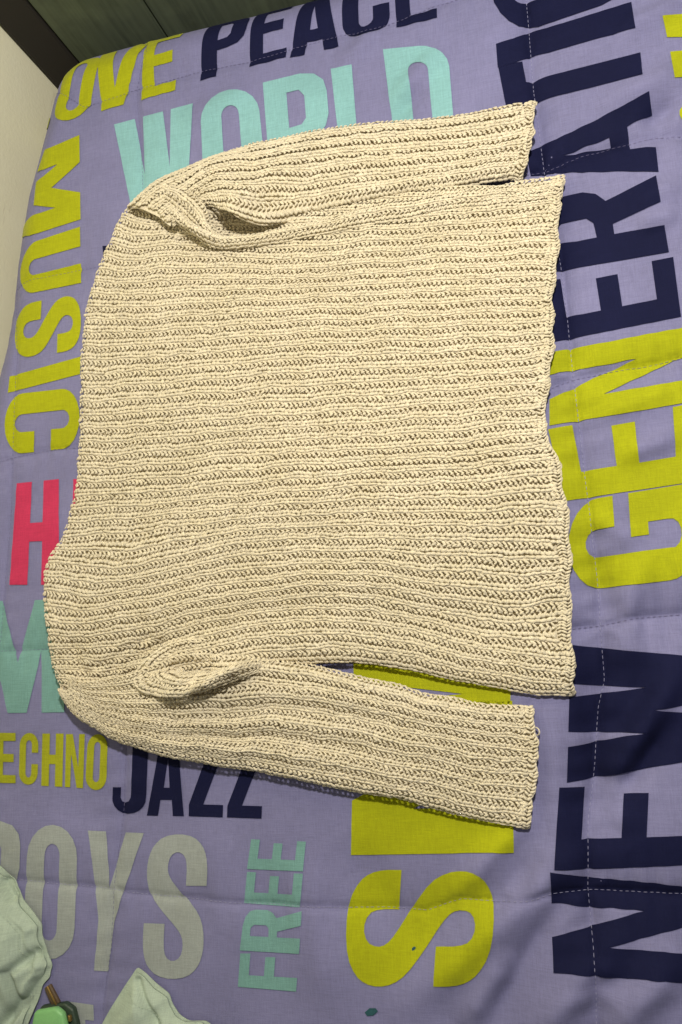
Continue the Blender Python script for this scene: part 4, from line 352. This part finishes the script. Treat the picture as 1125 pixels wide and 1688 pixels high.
# ============ room ============
def box(name, x0, x1, y0, y1, z0, z1, mat, parent=None, bevel=0):
    bm = bmesh.new(); bmesh.ops.create_cube(bm, size=1)
    for v in bm.verts: v.co = ((x0+x1)/2+v.co.x*(x1-x0), (y0+y1)/2+v.co.y*(y1-y0), (z0+z1)/2+v.co.z*(z1-z0))
    if bevel: bmesh.ops.bevel(bm, geom=bm.edges[:], offset=bevel, segments=2, affect='EDGES', profile=.6)
    return bm_obj(name, bm, mat, parent)
wl = tag(box('wall_left', -.14, 0, -2.4, .25, -.6, 1.2, MAT['wall']), 'cream plaster wall beside the bed', kind='structure')
wl.location = (-.492, .8, 0); wl.rotation_euler = (0, 0, -math.atan(.165))
tag(box('wall_back', -.44, 1.4, 1.0, 1.1, -.6, 1.2, MAT['wall']), 'wall behind the headboard', kind='structure')
hb = tag(empty('headboard', (-.1, .8, -.6)), 'dark green stained wooden headboard of upright boards at the head of the bed', 'headboard')
xs = [-.423, -.262, -.02, .22, .46, .70]
for a, b in zip(xs[:-1], xs[1:]):
    o = box('board', a+.0012, b-.0012, .800, .828, -.55, .55, MAT['wood'], None, .0015); o.location = (.1, -.8, .6); o.parent = hb
o = box('gap_shade_block', -.487, -.4245, .797, .86, -.55, .60, MAT['gap_shade'], None, .003); o.location = (.1, -.8, .6); o.parent = hb  # added block, near-black to stand in for shade between headboard and wall
for z in (-.2, .35):
    o = box('rail', -.40, .69, .829, .85, z, z+.07, MAT['wood'], None, .002); o.location = (.1, -.8, .6); o.parent = hb

# ============ quilt ============
CELL = .004
gx = np.arange(-.664, .80, CELL); gy = np.arange(-.96, .798, CELL)
GX, GY = np.meshgrid(gx, gy, indexing='ij')
GZ = quilt_z(GX, GY)
GZ = np.maximum(GZ, -.56)
def surf(x, y):
    """height of the built quilt mesh (bilinear in its grid)"""
    x = np.asarray(x, float); y = np.asarray(y, float)
    u = np.clip((x-gx[0])/CELL, 0, len(gx)-1.001); v = np.clip((y-gy[0])/CELL, 0, len(gy)-1.001)
    i = u.astype(int); j = v.astype(int); fu = u-i; fv = v-j
    return (GZ[i, j]*(1-fu)+GZ[i+1, j]*fu)*(1-fv)+(GZ[i, j+1]*(1-fu)+GZ[i+1, j+1]*fu)*fv
def surf_n(x, y):
    e = CELL
    dx = (surf(x+e, y)-surf(x-e, y))/(2*e); dy = (surf(x, y+e)-surf(x, y-e))/(2*e)
    n = np.stack([-dx, -dy, np.ones_like(dx)], -1); return n/np.linalg.norm(n, axis=-1, keepdims=True)
quilt = tag(empty('quilt', (0, 0, 0)), 'lavender quilt printed with bold lime, navy, mint and pink words spread over the bed', 'quilt')
mesh_np('cover', np.stack([GX, GY, GZ], -1), None, MAT['lavender'], quilt, quads=grid_quads(len(gx), len(gy)))
def flat_print(name, loops, mat, lift=.0011):
    """a flat shape printed on the cloth: cut along the cloth's grid and laid on it"""
    flat, edges = [], []
    for l in loops:
        n0 = len(flat); flat += [Vector((a*1e-4, b*1e-4)) for a, b in l]
        edges += [(n0+k, n0+(k+1) % len(l)) for k in range(len(l))]
    cv, _, cf, _, _, _ = delaunay_2d_cdt(flat, edges, [], 1, 1e-7)
    loopv = [[(a*1e-4, b*1e-4) for a, b in l] for l in loops]
    def inside(p):
        n = 0
        for l in loopv:
            for (x0, y0), (x1, y1) in zip(l, l[1:]+l[:1]):
                if (y0 > p[1]) != (y1 > p[1]) and p[0] < x0+(p[1]-y0)*(x1-x0)/(y1-y0): n += 1
        return n % 2
    bm = bmesh.new(); vs = [bm.verts.new((p.x, p.y, 0)) for p in cv]
    for f in cf:
        if not inside((sum(cv[k].x for k in f)/len(f), sum(cv[k].y for k in f)/len(f))): continue
        try: bm.faces.new([vs[k] for k in f])
        except ValueError: pass
    for v in [v for v in bm.verts if not v.link_faces]: bm.verts.remove(v)
    X = [p.x for p in flat]; Y = [p.y for p in flat]
    for g, ax, lo, hi in ((gx, 0, min(X), max(X)), (gy, 1, min(Y), max(Y))):
        for c in g[(g > lo+1e-5) & (g < hi-1e-5)]:
            co = [0, 0, 0]; co[ax] = float(c)+1e-7; no = [0, 0, 0]; no[ax] = 1
            bmesh.ops.bisect_plane(bm, geom=bm.verts[:]+bm.edges[:]+bm.faces[:], dist=1e-7, plane_co=co, plane_no=no)
    xy = np.array([v.co[:2] for v in bm.verts])
    z = surf(xy[:, 0], xy[:, 1]); n = surf_n(xy[:, 0], xy[:, 1])
    P = np.column_stack([xy, z])+n*lift
    for v, p in zip(bm.verts, P): v.co = p
    bm.normal_update()
    for f in bm.faces:
        if f.normal.z < 0: f.normal_flip()
        f.smooth = True
    me = bpy.data.meshes.new(name); bm.to_mesh(me); bm.free(); me.materials.append(mat)
    o = bpy.data.objects.new(name, me); COL.objects.link(o); o.parent = quilt
    return o
CNAME = {'lime': 'lime yellow', 'navy': 'navy blue', 'mint': 'pale mint', 'teal': 'dull mint', 'pink': 'pink', 'olive': 'yellow green', 'sage': 'grey sage'}
for ch, c, loops in LETTERS:
    if not loops: continue
    o = flat_print('printed_letter', loops, MAT[c]); o['label'] = '%s printed letter %s' % (CNAME[c], ch)
for c, l in STAINS: flat_print('stain', [l], MAT[c], .0015)

# ---- capsules: the unit every stitch and thread is made of ----
def lobes(P0, P1, N, rw, rh, sides=6):
    """spindle shaped tufts from P0 to P1, half width rw across and rh along the normal N"""
    ax = P1-P0; L = np.linalg.norm(ax, axis=1, keepdims=True); ax = ax/L
    sd = np.cross(N, ax); sd /= np.linalg.norm(sd, axis=1, keepdims=True)
    up = np.cross(ax, sd)
    prof = [(.10, .62), (.36, .98), (.66, 1.0), (.91, .60)]
    n = len(P0); k = len(prof)
    V = np.empty((n, 2+k*sides, 3))
    V[:, 0] = P0; V[:, 1] = P1
    ang = np.arange(sides)*2*math.pi/sides+math.pi/6
    for a, (t, r) in enumerate(prof):
        c = P0+(P1-P0)*t
        for s in range(sides):
            V[:, 2+a*sides+s] = c+sd*(math.cos(ang[s])*r*rw)[:, None]+up*(math.sin(ang[s])*r*rh)[:, None]
    T = []
    for s in range(sides):
        s2 = (s+1) % sides
        T.append((0, 2+s2, 2+s)); T.append((1, 2+(k-1)*sides+s, 2+(k-1)*sides+s2))
        for a in range(k-1):
            p, q, r_, u = 2+a*sides+s, 2+a*sides+s2, 2+(a+1)*sides+s2, 2+(a+1)*sides+s
            T += [(p, q, r_), (p, r_, u)]
    T = np.array(T)
    return V.reshape(-1, 3), (T[None]+(np.arange(n)*(2+k*sides))[:, None, None]).reshape(-1, 3)
# ---- quilting thread ----
for k, pts in enumerate(SEAMS):
    P = np.array(pts); d = np.r_[0, np.cumsum(np.hypot(*np.diff(P, axis=0).T))]
    pitch = .0062; m = int(d[-1]/pitch); s = np.arange(m)*pitch
    s0 = s+rng.normal(0, .0003, m); s1 = s+.0042
    A = np.column_stack([np.interp(s0, d, P[:, 0]), np.interp(s0, d, P[:, 1])]); B = np.column_stack([np.interp(s1, d, P[:, 0]), np.interp(s1, d, P[:, 1])])
    keep = (surf(A[:, 0], A[:, 1]) > -.3) & (A[:, 0] > -.64) & (A[:, 1] < .78); A = A[keep]; B = B[keep]
    if len(A) < 3: continue
    N = surf_n(A[:, 0], A[:, 1])
    w = .00036 if k == 0 else .00028
    A3 = np.column_stack([A, surf(*A.T)])+N*.0013; B3 = np.column_stack([B, surf(*B.T)])+N*.0013
    V, T = lobes(A3, B3, N, np.full(len(A), w), np.full(len(A), w), 5)
    o = mesh_np('quilting_seam', V, T, MAT['thread_pale' if k in (0, 7) else 'thread_dark'], quilt)

# ============ sweater ============
def resample(pts, n):
    P = np.array(pts); d = np.r_[0, np.cumsum(np.hypot(*np.diff(P, axis=0).T))]; s = np.linspace(0, d[-1], n)
    Q = np.column_stack([np.interp(s, d, P[:, 0]), np.interp(s, d, P[:, 1])])
    for _ in range(max(2, n//45)):
        Q[1:-1] = .25*Q[:-2]+.5*Q[1:-1]+.25*Q[2:]
    return Q
class Patch:
    """a piece of knitting: rows i = 0..n run side by side, u = 0..1 along each"""
    def __init__(s, rows, hfun, nu=240, sub=6, ragged=0.0, crumple=0.0):
        s.n = rows[-1][0]; s.nu = nu
        idx = np.array([r[0] for r in rows], float); Q = np.stack([resample(r[1], nu) for r in rows])   # g,nu,2
        s.iv = np.linspace(0, s.n, int(round(s.n*sub))+1); s.nv = len(s.iv)
        XY = np.empty((nu, s.nv, 2))
        # smooth (monotone cubic) blend across the guide rows
        h = np.diff(idx)[:, None, None]; dl = np.diff(Q, axis=0)/h
        m = np.empty_like(Q); m[0] = dl[0]; m[-1] = dl[-1]
        if len(idx) > 2: m[1:-1] = (dl[:-1]*h[1:]+dl[1:]*h[:-1])/(h[1:]+h[:-1])
        for j, v in enumerate(s.iv):
            k = min(max(np.searchsorted(idx, v, 'right')-1, 0), len(idx)-2); hh = idx[k+1]-idx[k]; t = (v-idx[k])/hh
            XY[:, j] = (2*t**3-3*t*t+1)*Q[k]+(t**3-2*t*t+t)*hh*m[k]+(-2*t**3+3*t*t)*Q[k+1]+(t**3-t*t)*hh*m[k+1]
        U, I = np.meshgrid(np.linspace(0, 1, nu), s.iv, indexing='ij')
        x, y = XY[..., 0], XY[..., 1]
        # the wandering of the hand-made rows
        amp = .0018*np.minimum(1, np.minimum(I, s.n-I)/1.2)
        y = y+amp*wob(x*1.0, y*.55, 70, 3)+.7*amp*wob(x, y*.8, 190, 8)
        if crumple:
            w = sstep((.55-U)/.2) if s.n > 4 else 1.0
            x, y = x+crumple*w*wob(x, y, 62, 5), y+crumple*w*wob(y, x, 58, 9)
        # uneven ends
        x = x+.0032*(np.sin(I*2.1+1)+.8*np.sin(I*4.7)+.5*np.sin(I*.83+2))*sstep((U-.93)/.07)*ragged+.0013*(np.sin(I*1.7)+.7*np.sin(I*3.9+2))*sstep((.06-U)/.06)*ragged
        z = quilt_base(x, y)+.0125+hfun(U, I, s.n, x, y)+(crumple*.8*w*wob(x, y, 85, 3) if crumple else 0)
        s.P = np.stack([x, y, z], -1)
        du = np.gradient(s.P, axis=0); dv = np.gradient(s.P, axis=1)
        N = np.cross(dv, du); N /= np.linalg.norm(N, axis=-1, keepdims=True)+1e-12
        N[N[..., 2] < 0] *= -1
        s.N = N
    def at(s, u, i):
        a = np.clip(u, 0, 1)*(s.nu-1); b = np.clip(i/s.n, 0, 1)*(s.nv-1)
        p = np.minimum(a.astype(int), s.nu-2); q = np.minimum(b.astype(int), s.nv-2); f = (a-p)[:, None]; g = (b-q)[:, None]
        out = []
        for A in (s.P, s.N): out.append((A[p, q]*(1-f)+A[p+1, q]*f)*(1-g)+(A[p, q+1]*(1-f)+A[p+1, q+1]*f)*g)
        # beyond the last row: carry on a little
        return out
    def sheet(s, name, parent, drop=None, depth=.0062):
        """the backing of the knit, closed below"""
        ue = np.linspace(0, 1, s.nu)[:, None]; ie = s.iv[None]
        near = np.minimum(np.minimum(ue, 1-ue)*.6, np.minimum(ie, s.n-ie)*.0165)
        T = s.P-s.N*(depth*np.clip(near/.016, .55, 1))[..., None]
        top = T.reshape(-1, 3); bot = top-s.N.reshape(-1, 3)*.0016
        q = grid_quads(s.nu, s.nv); n = len(top)
        rim = np.concatenate([np.arange(s.nv), np.arange(1, s.nu)*s.nv+s.nv-1, (s.nu-1)*s.nv+np.arange(s.nv-2, -1, -1), np.arange(s.nu-2, 0, -1)*s.nv])
        r2 = np.roll(rim, -1)
        Q = np.concatenate([q, q[:, ::-1]+n, np.stack([rim, rim+n, r2+n, r2], 1)])
        return mesh_np(name, np.concatenate([top, bot]), None, MAT['yarn'], parent, quads=Q)
A_P, B_P = .0060, .0168      # stitch pitch and rib pitch
def knit(patch, parent, name='rib', u_end=1.0, u0=0.0, loose=1.0):
    n = int(math.ceil(patch.n))
    du = 1/(patch.nu-1)
    for r in range(n):
        frac = min(1.0, patch.n-r)
        mid = patch.P[:, min(patch.nv-1, int((r+.5*frac)/patch.n*(patch.nv-1)))]
        d = np.r_[0, np.cumsum(np.linalg.norm(np.diff(mid, axis=0), axis=1))]
        m = int((d[-1]*(u_end-u0))/A_P)
        s = (np.arange(m)+rng.uniform(0, 1))*A_P+u0*d[-1]+np.cumsum(rng.normal(0, .00018, m))
        s = s[(s < d[-1]*u_end)]; m = len(s)
        ruf = lambda sc: rng.normal(0, sc, m)
        U = lambda off: np.interp(s+off*A_P, d, np.linspace(0, 1, patch.nu))
        Vs, Ts, base = [], [], 0
        # slow drift of how open the stitches are
        op = 1+.7*np.sin(s*23+r*1.3)*np.sin(s*7.1+r*.37)+ruf(.5)
        spec = [  # s0,t0,z0, s1,t1,z1, half width, half height (mm)
            (-.12, .03, .7, .78, .262, 1.0, 1.50, .95),
            (.92, .225, 1.0, .20, .385, 1.0, 1.50, .95),
            (-.06, .53, .9, .64, .735, .9, 2.10, 1.1),
            (1.0, .47, .9, .50, .74, .8, 1.85, 1.0),
            (-.14, .880, .7, 1.12, .868, .7, 2.08, 1.15),
            (-.15, .012, -.7, 1.15, .018, -.7, 1.35, 1.0),
        ]
        for k, (s0, t0, z0, s1, t1, z1, w, h) in enumerate(spec):
            ja, jb = ruf(.085), ruf(.085)
            i0 = r+(t0+ruf(.02))*frac; i1 = r+(t1+ruf(.02))*frac
            p0, n0 = patch.at(U(s0+ja), i0); p1, n1 = patch.at(U(s1+jb), i1)
            p0 = p0+n0*((z0+ruf(.42))*1e-3)[:, None]; p1 = p1+n1*((z1+ruf(.42))*1e-3)[:, None]
            # local rib width sets the fatness of the tuft
            q0, _ = patch.at(U(0), np.full(m, r+.1*frac)); q1, _ = patch.at(U(0), np.full(m, r+.9*frac))
            sc = np.clip(np.linalg.norm(q1-q0, axis=1)/(.8*B_P), .35, 1.12)
            N = n0+n1+rng.normal(0, .12, (m, 3))
            ok = np.linalg.norm(p1-p0, axis=1) > 5e-4
            wv = w*1e-3*sc*(1+ruf(.13))*(1-.06*(op-1)*loose if k > 1 else 1-.12*(op-1)*loose)
            V, T = lobes(p0[ok], p1[ok], N[ok], wv[ok], (h*1e-3*np.sqrt(sc)*(1+ruf(.06)))[ok])
            Vs.append(V); Ts.append(T+base); base += len(V)
        V = np.concatenate(Vs); mesh_np(name, V, np.concatenate(Ts), MAT['yarn'], parent, tone=np.repeat(rng.normal(1, .045, len(V)//26), 26))
def border(patch, parent, name, u, width=.0095, i0=0.0, i1=None, along=False, fat=.78):
    """the chunky turned edge of the knit at one end of the rows"""
    i1 = patch.n if i1 is None else i1
    fine = np.linspace(i0, i1, 400); p, nn = patch.at(np.full(400, u), fine)
    d = np.r_[0, np.cumsum(np.linalg.norm(np.diff(p, axis=0), axis=1))]; m = int(d[-1]/.0040)
    s = np.linspace(0, d[-1], m); ii = np.interp(s, d, fine)
    p = np.stack([np.convolve(np.pad(p[:, k], 8, mode='edge'), np.ones(17)/17, 'valid') for k in range(3)], 1); tan = np.gradient(p, axis=0); tan /= np.linalg.norm(tan, axis=1, keepdims=True)+1e-9
    c = np.column_stack([np.interp(s, d, p[:, k]) for k in range(3)]); n = np.column_stack([np.interp(s, d, nn[:, k]) for k in range(3)]); tg = np.column_stack([np.interp(s, d, tan[:, k]) for k in range(3)])
    out = np.cross(tg, n); out /= np.linalg.norm(out, axis=1, keepdims=True)
    inner, _ = patch.at(np.full(m, u+(-.02 if u > .5 else .02)), ii)
    sg = np.sign(np.sum(out*(c-inner), axis=1)); out *= np.median(sg)
    c = c-out*(.35*width)
    r = lambda a: rng.normal(0, .9*a, (m, 1))
    sc = 1+.08*np.sin(ii*2*math.pi)[:, None]     # scallops, one to a rib
    Vs, Ts, b = [], [], 0
    for (o0, o1, t0, t1, z0, z1, w, h) in ((-.55, .05, -.0012, .0018, .4, .5, 2.0, 1.6), (.0, .5, .0022, -.0012, .4, -.8, 1.9, 1.7), (-1.0, -.5, .0016, -.0012, -.4, .4, 1.6, 1.3), (.45, .4, -.0035, .0035, -2.0, -2.0, 1.6, 1.9)):
        P0 = c+out*(o0*width*sc+r(.0004))+tg*(t0+r(.0003))+n*(z0*1e-3+r(.0003)); P1 = c+out*(o1*width*sc+r(.0004))+tg*(t1+r(.0003))+n*(z1*1e-3+r(.0003))
        V, T = lobes(P0, P1, n+rng.normal(0, .12, (m, 3)), fat*w*1e-3*(1+rng.normal(0, .16, m)), fat*h*1e-3*np.ones(m))
        Vs.append(V); Ts.append(T+b); b += len(V)
    return mesh_np(name, np.concatenate(Vs), np.concatenate(Ts), MAT['yarn'], parent)
sweater = tag(empty('sweater', (0, 0, .02)), 'cream chunky ribbed knit sweater laid flat on the quilt', 'sweater')
def sub(name):
    e = empty(name, (0, 0, -.02), sweater); return e
body = Patch(ROWS_BODY, h_body, 260, ragged=.8); upper = Patch(ROWS_UPPER, h_upper, 260, ragged=.35, crumple=.0022); fold1 = Patch(ROWS_FOLD_UP, h_fold_up, 260, 10, crumple=.0020)
lower = Patch(ROWS_LOWER, h_lower, 260, ragged=.35, crumple=.0022); fold2 = Patch(ROWS_FOLD_LOW, h_fold_low, 220, 10, crumple=.0032); swirl = Patch(ROWS_SWIRL, h_swirl, 120, 10, crumple=.0028)
for pt, nm, lab, ue, bu in ((body, 'body_panel', None, .990, 1.0), (upper, 'sleeve', 'sleeve folded along the top edge of the sweater', .985, 1.0), (lower, 'sleeve', 'sleeve folded along the lower edge of the sweater', .985, 1.0), (fold1, 'underarm_fold', 'rolled fold of knit below the upper sleeve', .99, 1.0), (fold2, 'underarm_fold', 'rolled fold of knit beside the lower sleeve', 1.0, None), (swirl, 'underarm_fold', 'thick turned lip of knit round the sleeve opening', 1.0, None)):
    part = pt.sheet(nm, sweater); part.location = (0, 0, -.02)
    if lab: part['label'] = lab
    knit(pt, part, 'rib', ue)
    if bu is not None:
        border(pt, part, 'hem' if nm != 'sleeve' else 'cuff', bu)

for (lx, ly), rad in zip(LOOPS, (.0052, .0042)):
    k = 16; an = np.linspace(-2.2, 2.2, k+1)
    C = np.column_stack([lx+rad*.9*np.cos(an), ly+rad*np.sin(an), quilt_base(np.full(k+1, lx), np.full(k+1, ly))+.019+.003*np.cos(an*1.3)])
    V, T = lobes(C[:-1]-(C[1:]-C[:-1])*.3, C[1:]+(C[1:]-C[:-1])*.3, np.tile((0, 0, 1.), (k, 1)), np.full(k, .0009), np.full(k, .0009))
    o = mesh_np('yarn_loop', V, T, MAT['yarn'], sweater); o.location = (0, 0, -.02)

# ============ sage garments, green case, strap ============
def draped(name, outline, hf, label, cat, group=None, thick=.0018, mat='sage_cloth'):
    """a sheet of cloth with the given outline and its own folds, thickened"""
    P = np.array(list(outline)+[outline[0]]); d = np.r_[0, np.cumsum(np.hypot(*np.diff(P, axis=0).T))]
    K, R = 260, 60; s = np.linspace(0, d[-1], K, endpoint=False)
    O = np.column_stack([np.interp(s, d, P[:, 0]), np.interp(s, d, P[:, 1])])
    for _ in range(2): O = .25*np.roll(O, 1, 0)+.5*O+.25*np.roll(O, -1, 0)
    c = O.mean(0); r = 1-(1-np.linspace(0.02, 1, R))**1.4
    XY = c+(O[:, None]-c)*r[None, :, None]
    dd, _ = seg_dist(XY[..., 0], XY[..., 1], P)
    z = surf(XY[..., 0], XY[..., 1])+np.maximum(hf(XY[..., 0], XY[..., 1], dd), .0045)
    top = np.concatenate([XY, z[..., None]], -1).reshape(-1, 3); bot = top-np.array((0, 0, thick))
    k = np.arange(K); k2 = (k+1) % K; n = K*R
    q = np.concatenate([np.stack([k*R+j, k*R+j+1, k2*R+j+1, k2*R+j], 1) for j in range(R-1)])
    rim = np.stack([k*R+R-1, k*R+R-1+n, k2*R+R-1+n, k2*R+R-1], 1); inn = np.stack([k*R, k2*R, k2*R+n, k*R+n], 1)
    o = mesh_np(name, np.concatenate([top, bot]), None, MAT[mat], None, quads=np.concatenate([q, q[:, ::-1]+n, rim, inn]))
    return tag(o, label, cat, group)
def crease(x, y, pts, w): d, _ = seg_dist(x, y, pts); return np.exp(-(d/w)**2)
ca = OUTLINE_CLOTH_A; cb = OUTLINE_CLOTH_B
def h_a(x, y, d):
    h = .006+.030*sstep(d/.07)**.7+.0025*wob(x, y, 45, 2)+.0055*np.sin((x*.9+y*.45)*2*math.pi/.05+1.5*np.sin(y*30))*sstep(d/.03)
    h = h-.016*crease(x, y, ((ca[12][0], ca[12][1]), (ca[15][0]-.045, ca[15][1]-.02)), .007)
    h = h-.012*crease(x, y, ((ca[9][0]-.012, ca[9][1]), (ca[9][0]-.04, ca[9][1]-.018), (ca[9][0]-.033, ca[9][1]-.06)), .006)
    h = h-.012*crease(x, y, ((ca[2][0]-.002, ca[2][1]-.01), (ca[4][0]-.006, ca[4][1]-.006)), .005)
    return h+.0035*np.exp(-((d-.014)/.0035)**2)
def h_b(x, y, d):
    h = .006+.024*sstep(d/.06)**.7+.002*wob(x, y, 45, 5)+.004*np.sin((x*.6-y*.8)*2*math.pi/.055)*sstep(d/.03)
    h = h-.007*crease(x, y, ((cb[0][0]+.004, cb[0][1]-.014), (cb[2][0]-.004, cb[2][1]-.024), (cb[5][0]-.012, cb[5][1]-.03)), .0045)
    return h
ga = draped('sage_garment', ca, h_a, 'crumpled sage green cotton garment with stitched hem in the lower left corner of the quilt', 'garment')
gb = draped('sage_garment', cb, h_b, 'pointed corner of sage green cotton garment below the word in grey sage letters', 'garment')
def inset(outline, k, seed):
    P = np.array(outline); c = P.mean(0); n = len(P); j = np.arange(n)
    f = k+.025*np.sin(j*1.9+seed)
    return [tuple(v) for v in c+(P-c)*f[:, None]]
for par, ol, hf_, k in ((ga, ca, h_a, .90), (gb, cb, h_b, .90)):
    il = inset(ol, k, 1.0)
    up = draped('top_layer', il, lambda x, y, d, hf_=hf_, ol=ol: hf_(x, y, seg_dist(x, y, list(ol)+[ol[0]])[0])+.0035+.0025*sstep(d/.012), None, None, thick=.0025)
    up.parent = par
# hem stitching
def hem_line(par, pts, hf, outline):
    P = np.array(pts); dd = np.r_[0, np.cumsum(np.hypot(*np.diff(P, axis=0).T))]; s = np.arange(0, dd[-1]-.004, .0042)
    def p3(s):
        x = np.interp(s, dd, P[:, 0]); y = np.interp(s, dd, P[:, 1]); d, _ = seg_dist(x, y, list(outline)+[outline[0]])
        return np.column_stack([x, y, surf(x, y)+hf(x, y, d)+.0006])
    A, B = p3(s), p3(s+.003)
    V, T = lobes(A, B, np.tile((0, 0, 1.), (len(A), 1)), np.full(len(A), .0004), np.full(len(A), .0004), 5)
    mesh_np('hem_stitching', V, T, MAT['sage_cloth'], par)
hem_line(ga, [(a-.021, b-.007) for a, b in ca[1:11]], lambda x, y, d: h_a(x, y, d)+.0062, ca)
hem_line(gb, [(a-.007, b-.024) for a, b in cb[0:7]], lambda x, y, d: h_b(x, y, d)+.0062, cb)
def slab(name, outline, z0, z1, mat, parent, bevel=.003):
    bm = bmesh.new(); f = bm.faces.new([bm.verts.new((a, b, z0)) for a, b in outline])
    r = bmesh.ops.extrude_face_region(bm, geom=[f])
    for v in r['geom']:
        if isinstance(v, bmesh.types.BMVert): v.co.z = z1
    bmesh.ops.recalc_face_normals(bm, faces=bm.faces)
    bmesh.ops.bevel(bm, geom=bm.edges[:], offset=bevel, segments=3, affect='EDGES', profile=.5)
    return bm_obj(name, bm, mat, parent, True)
oc = OUTLINE_CASE; cx = sum(p[0] for p in oc)/len(oc); cy = sum(p[1] for p in oc)/len(oc)
zc = float(surf(np.array([cx]), np.array([cy]))[0])
case = tag(empty('green_case', (0, 0, 0)), 'small rounded green case with dark edge beside the crumpled sage garment', 'case')
slab('base', [(cx+(a-cx)*1.16+.004, cy+(b-cy)*1.04) for a, b in oc], zc+.002, zc+.012, MAT['green_dark'], case)
slab('lid', oc, zc+.0135, zc+.024, MAT['green_leather'], case, .004)
slab('clasp', [(oc[2][0]+.0025, oc[2][1]-.004), (oc[2][0]+.006, oc[2][1]-.005), (oc[2][0]+.007, oc[2][1]-.011), (oc[2][0]+.0035, oc[2][1]-.011)], zc+.0122, zc+.017, MAT['brass'], case, .0008)
os_ = OUTLINE_STRAP; st = tag(empty('strap', (0, 0, 0)), 'short brown strap with brass edge lying between garment and green case', 'strap')
zs = float(surf(np.array([os_[0][0]]), np.array([os_[0][1]]))[0])
slab('band', os_, zs+.004, zs+.009, MAT['brown'], st, .0015)
a, b, c, d = [np.array(p) for p in os_]
slab('edge_trim', [tuple(a+(b-a)*.55), tuple(a+(b-a)*.75), tuple(d+(c-d)*.75), tuple(d+(c-d)*.55)], zs+.0092, zs+.0108, MAT['brass'], st, .0004)
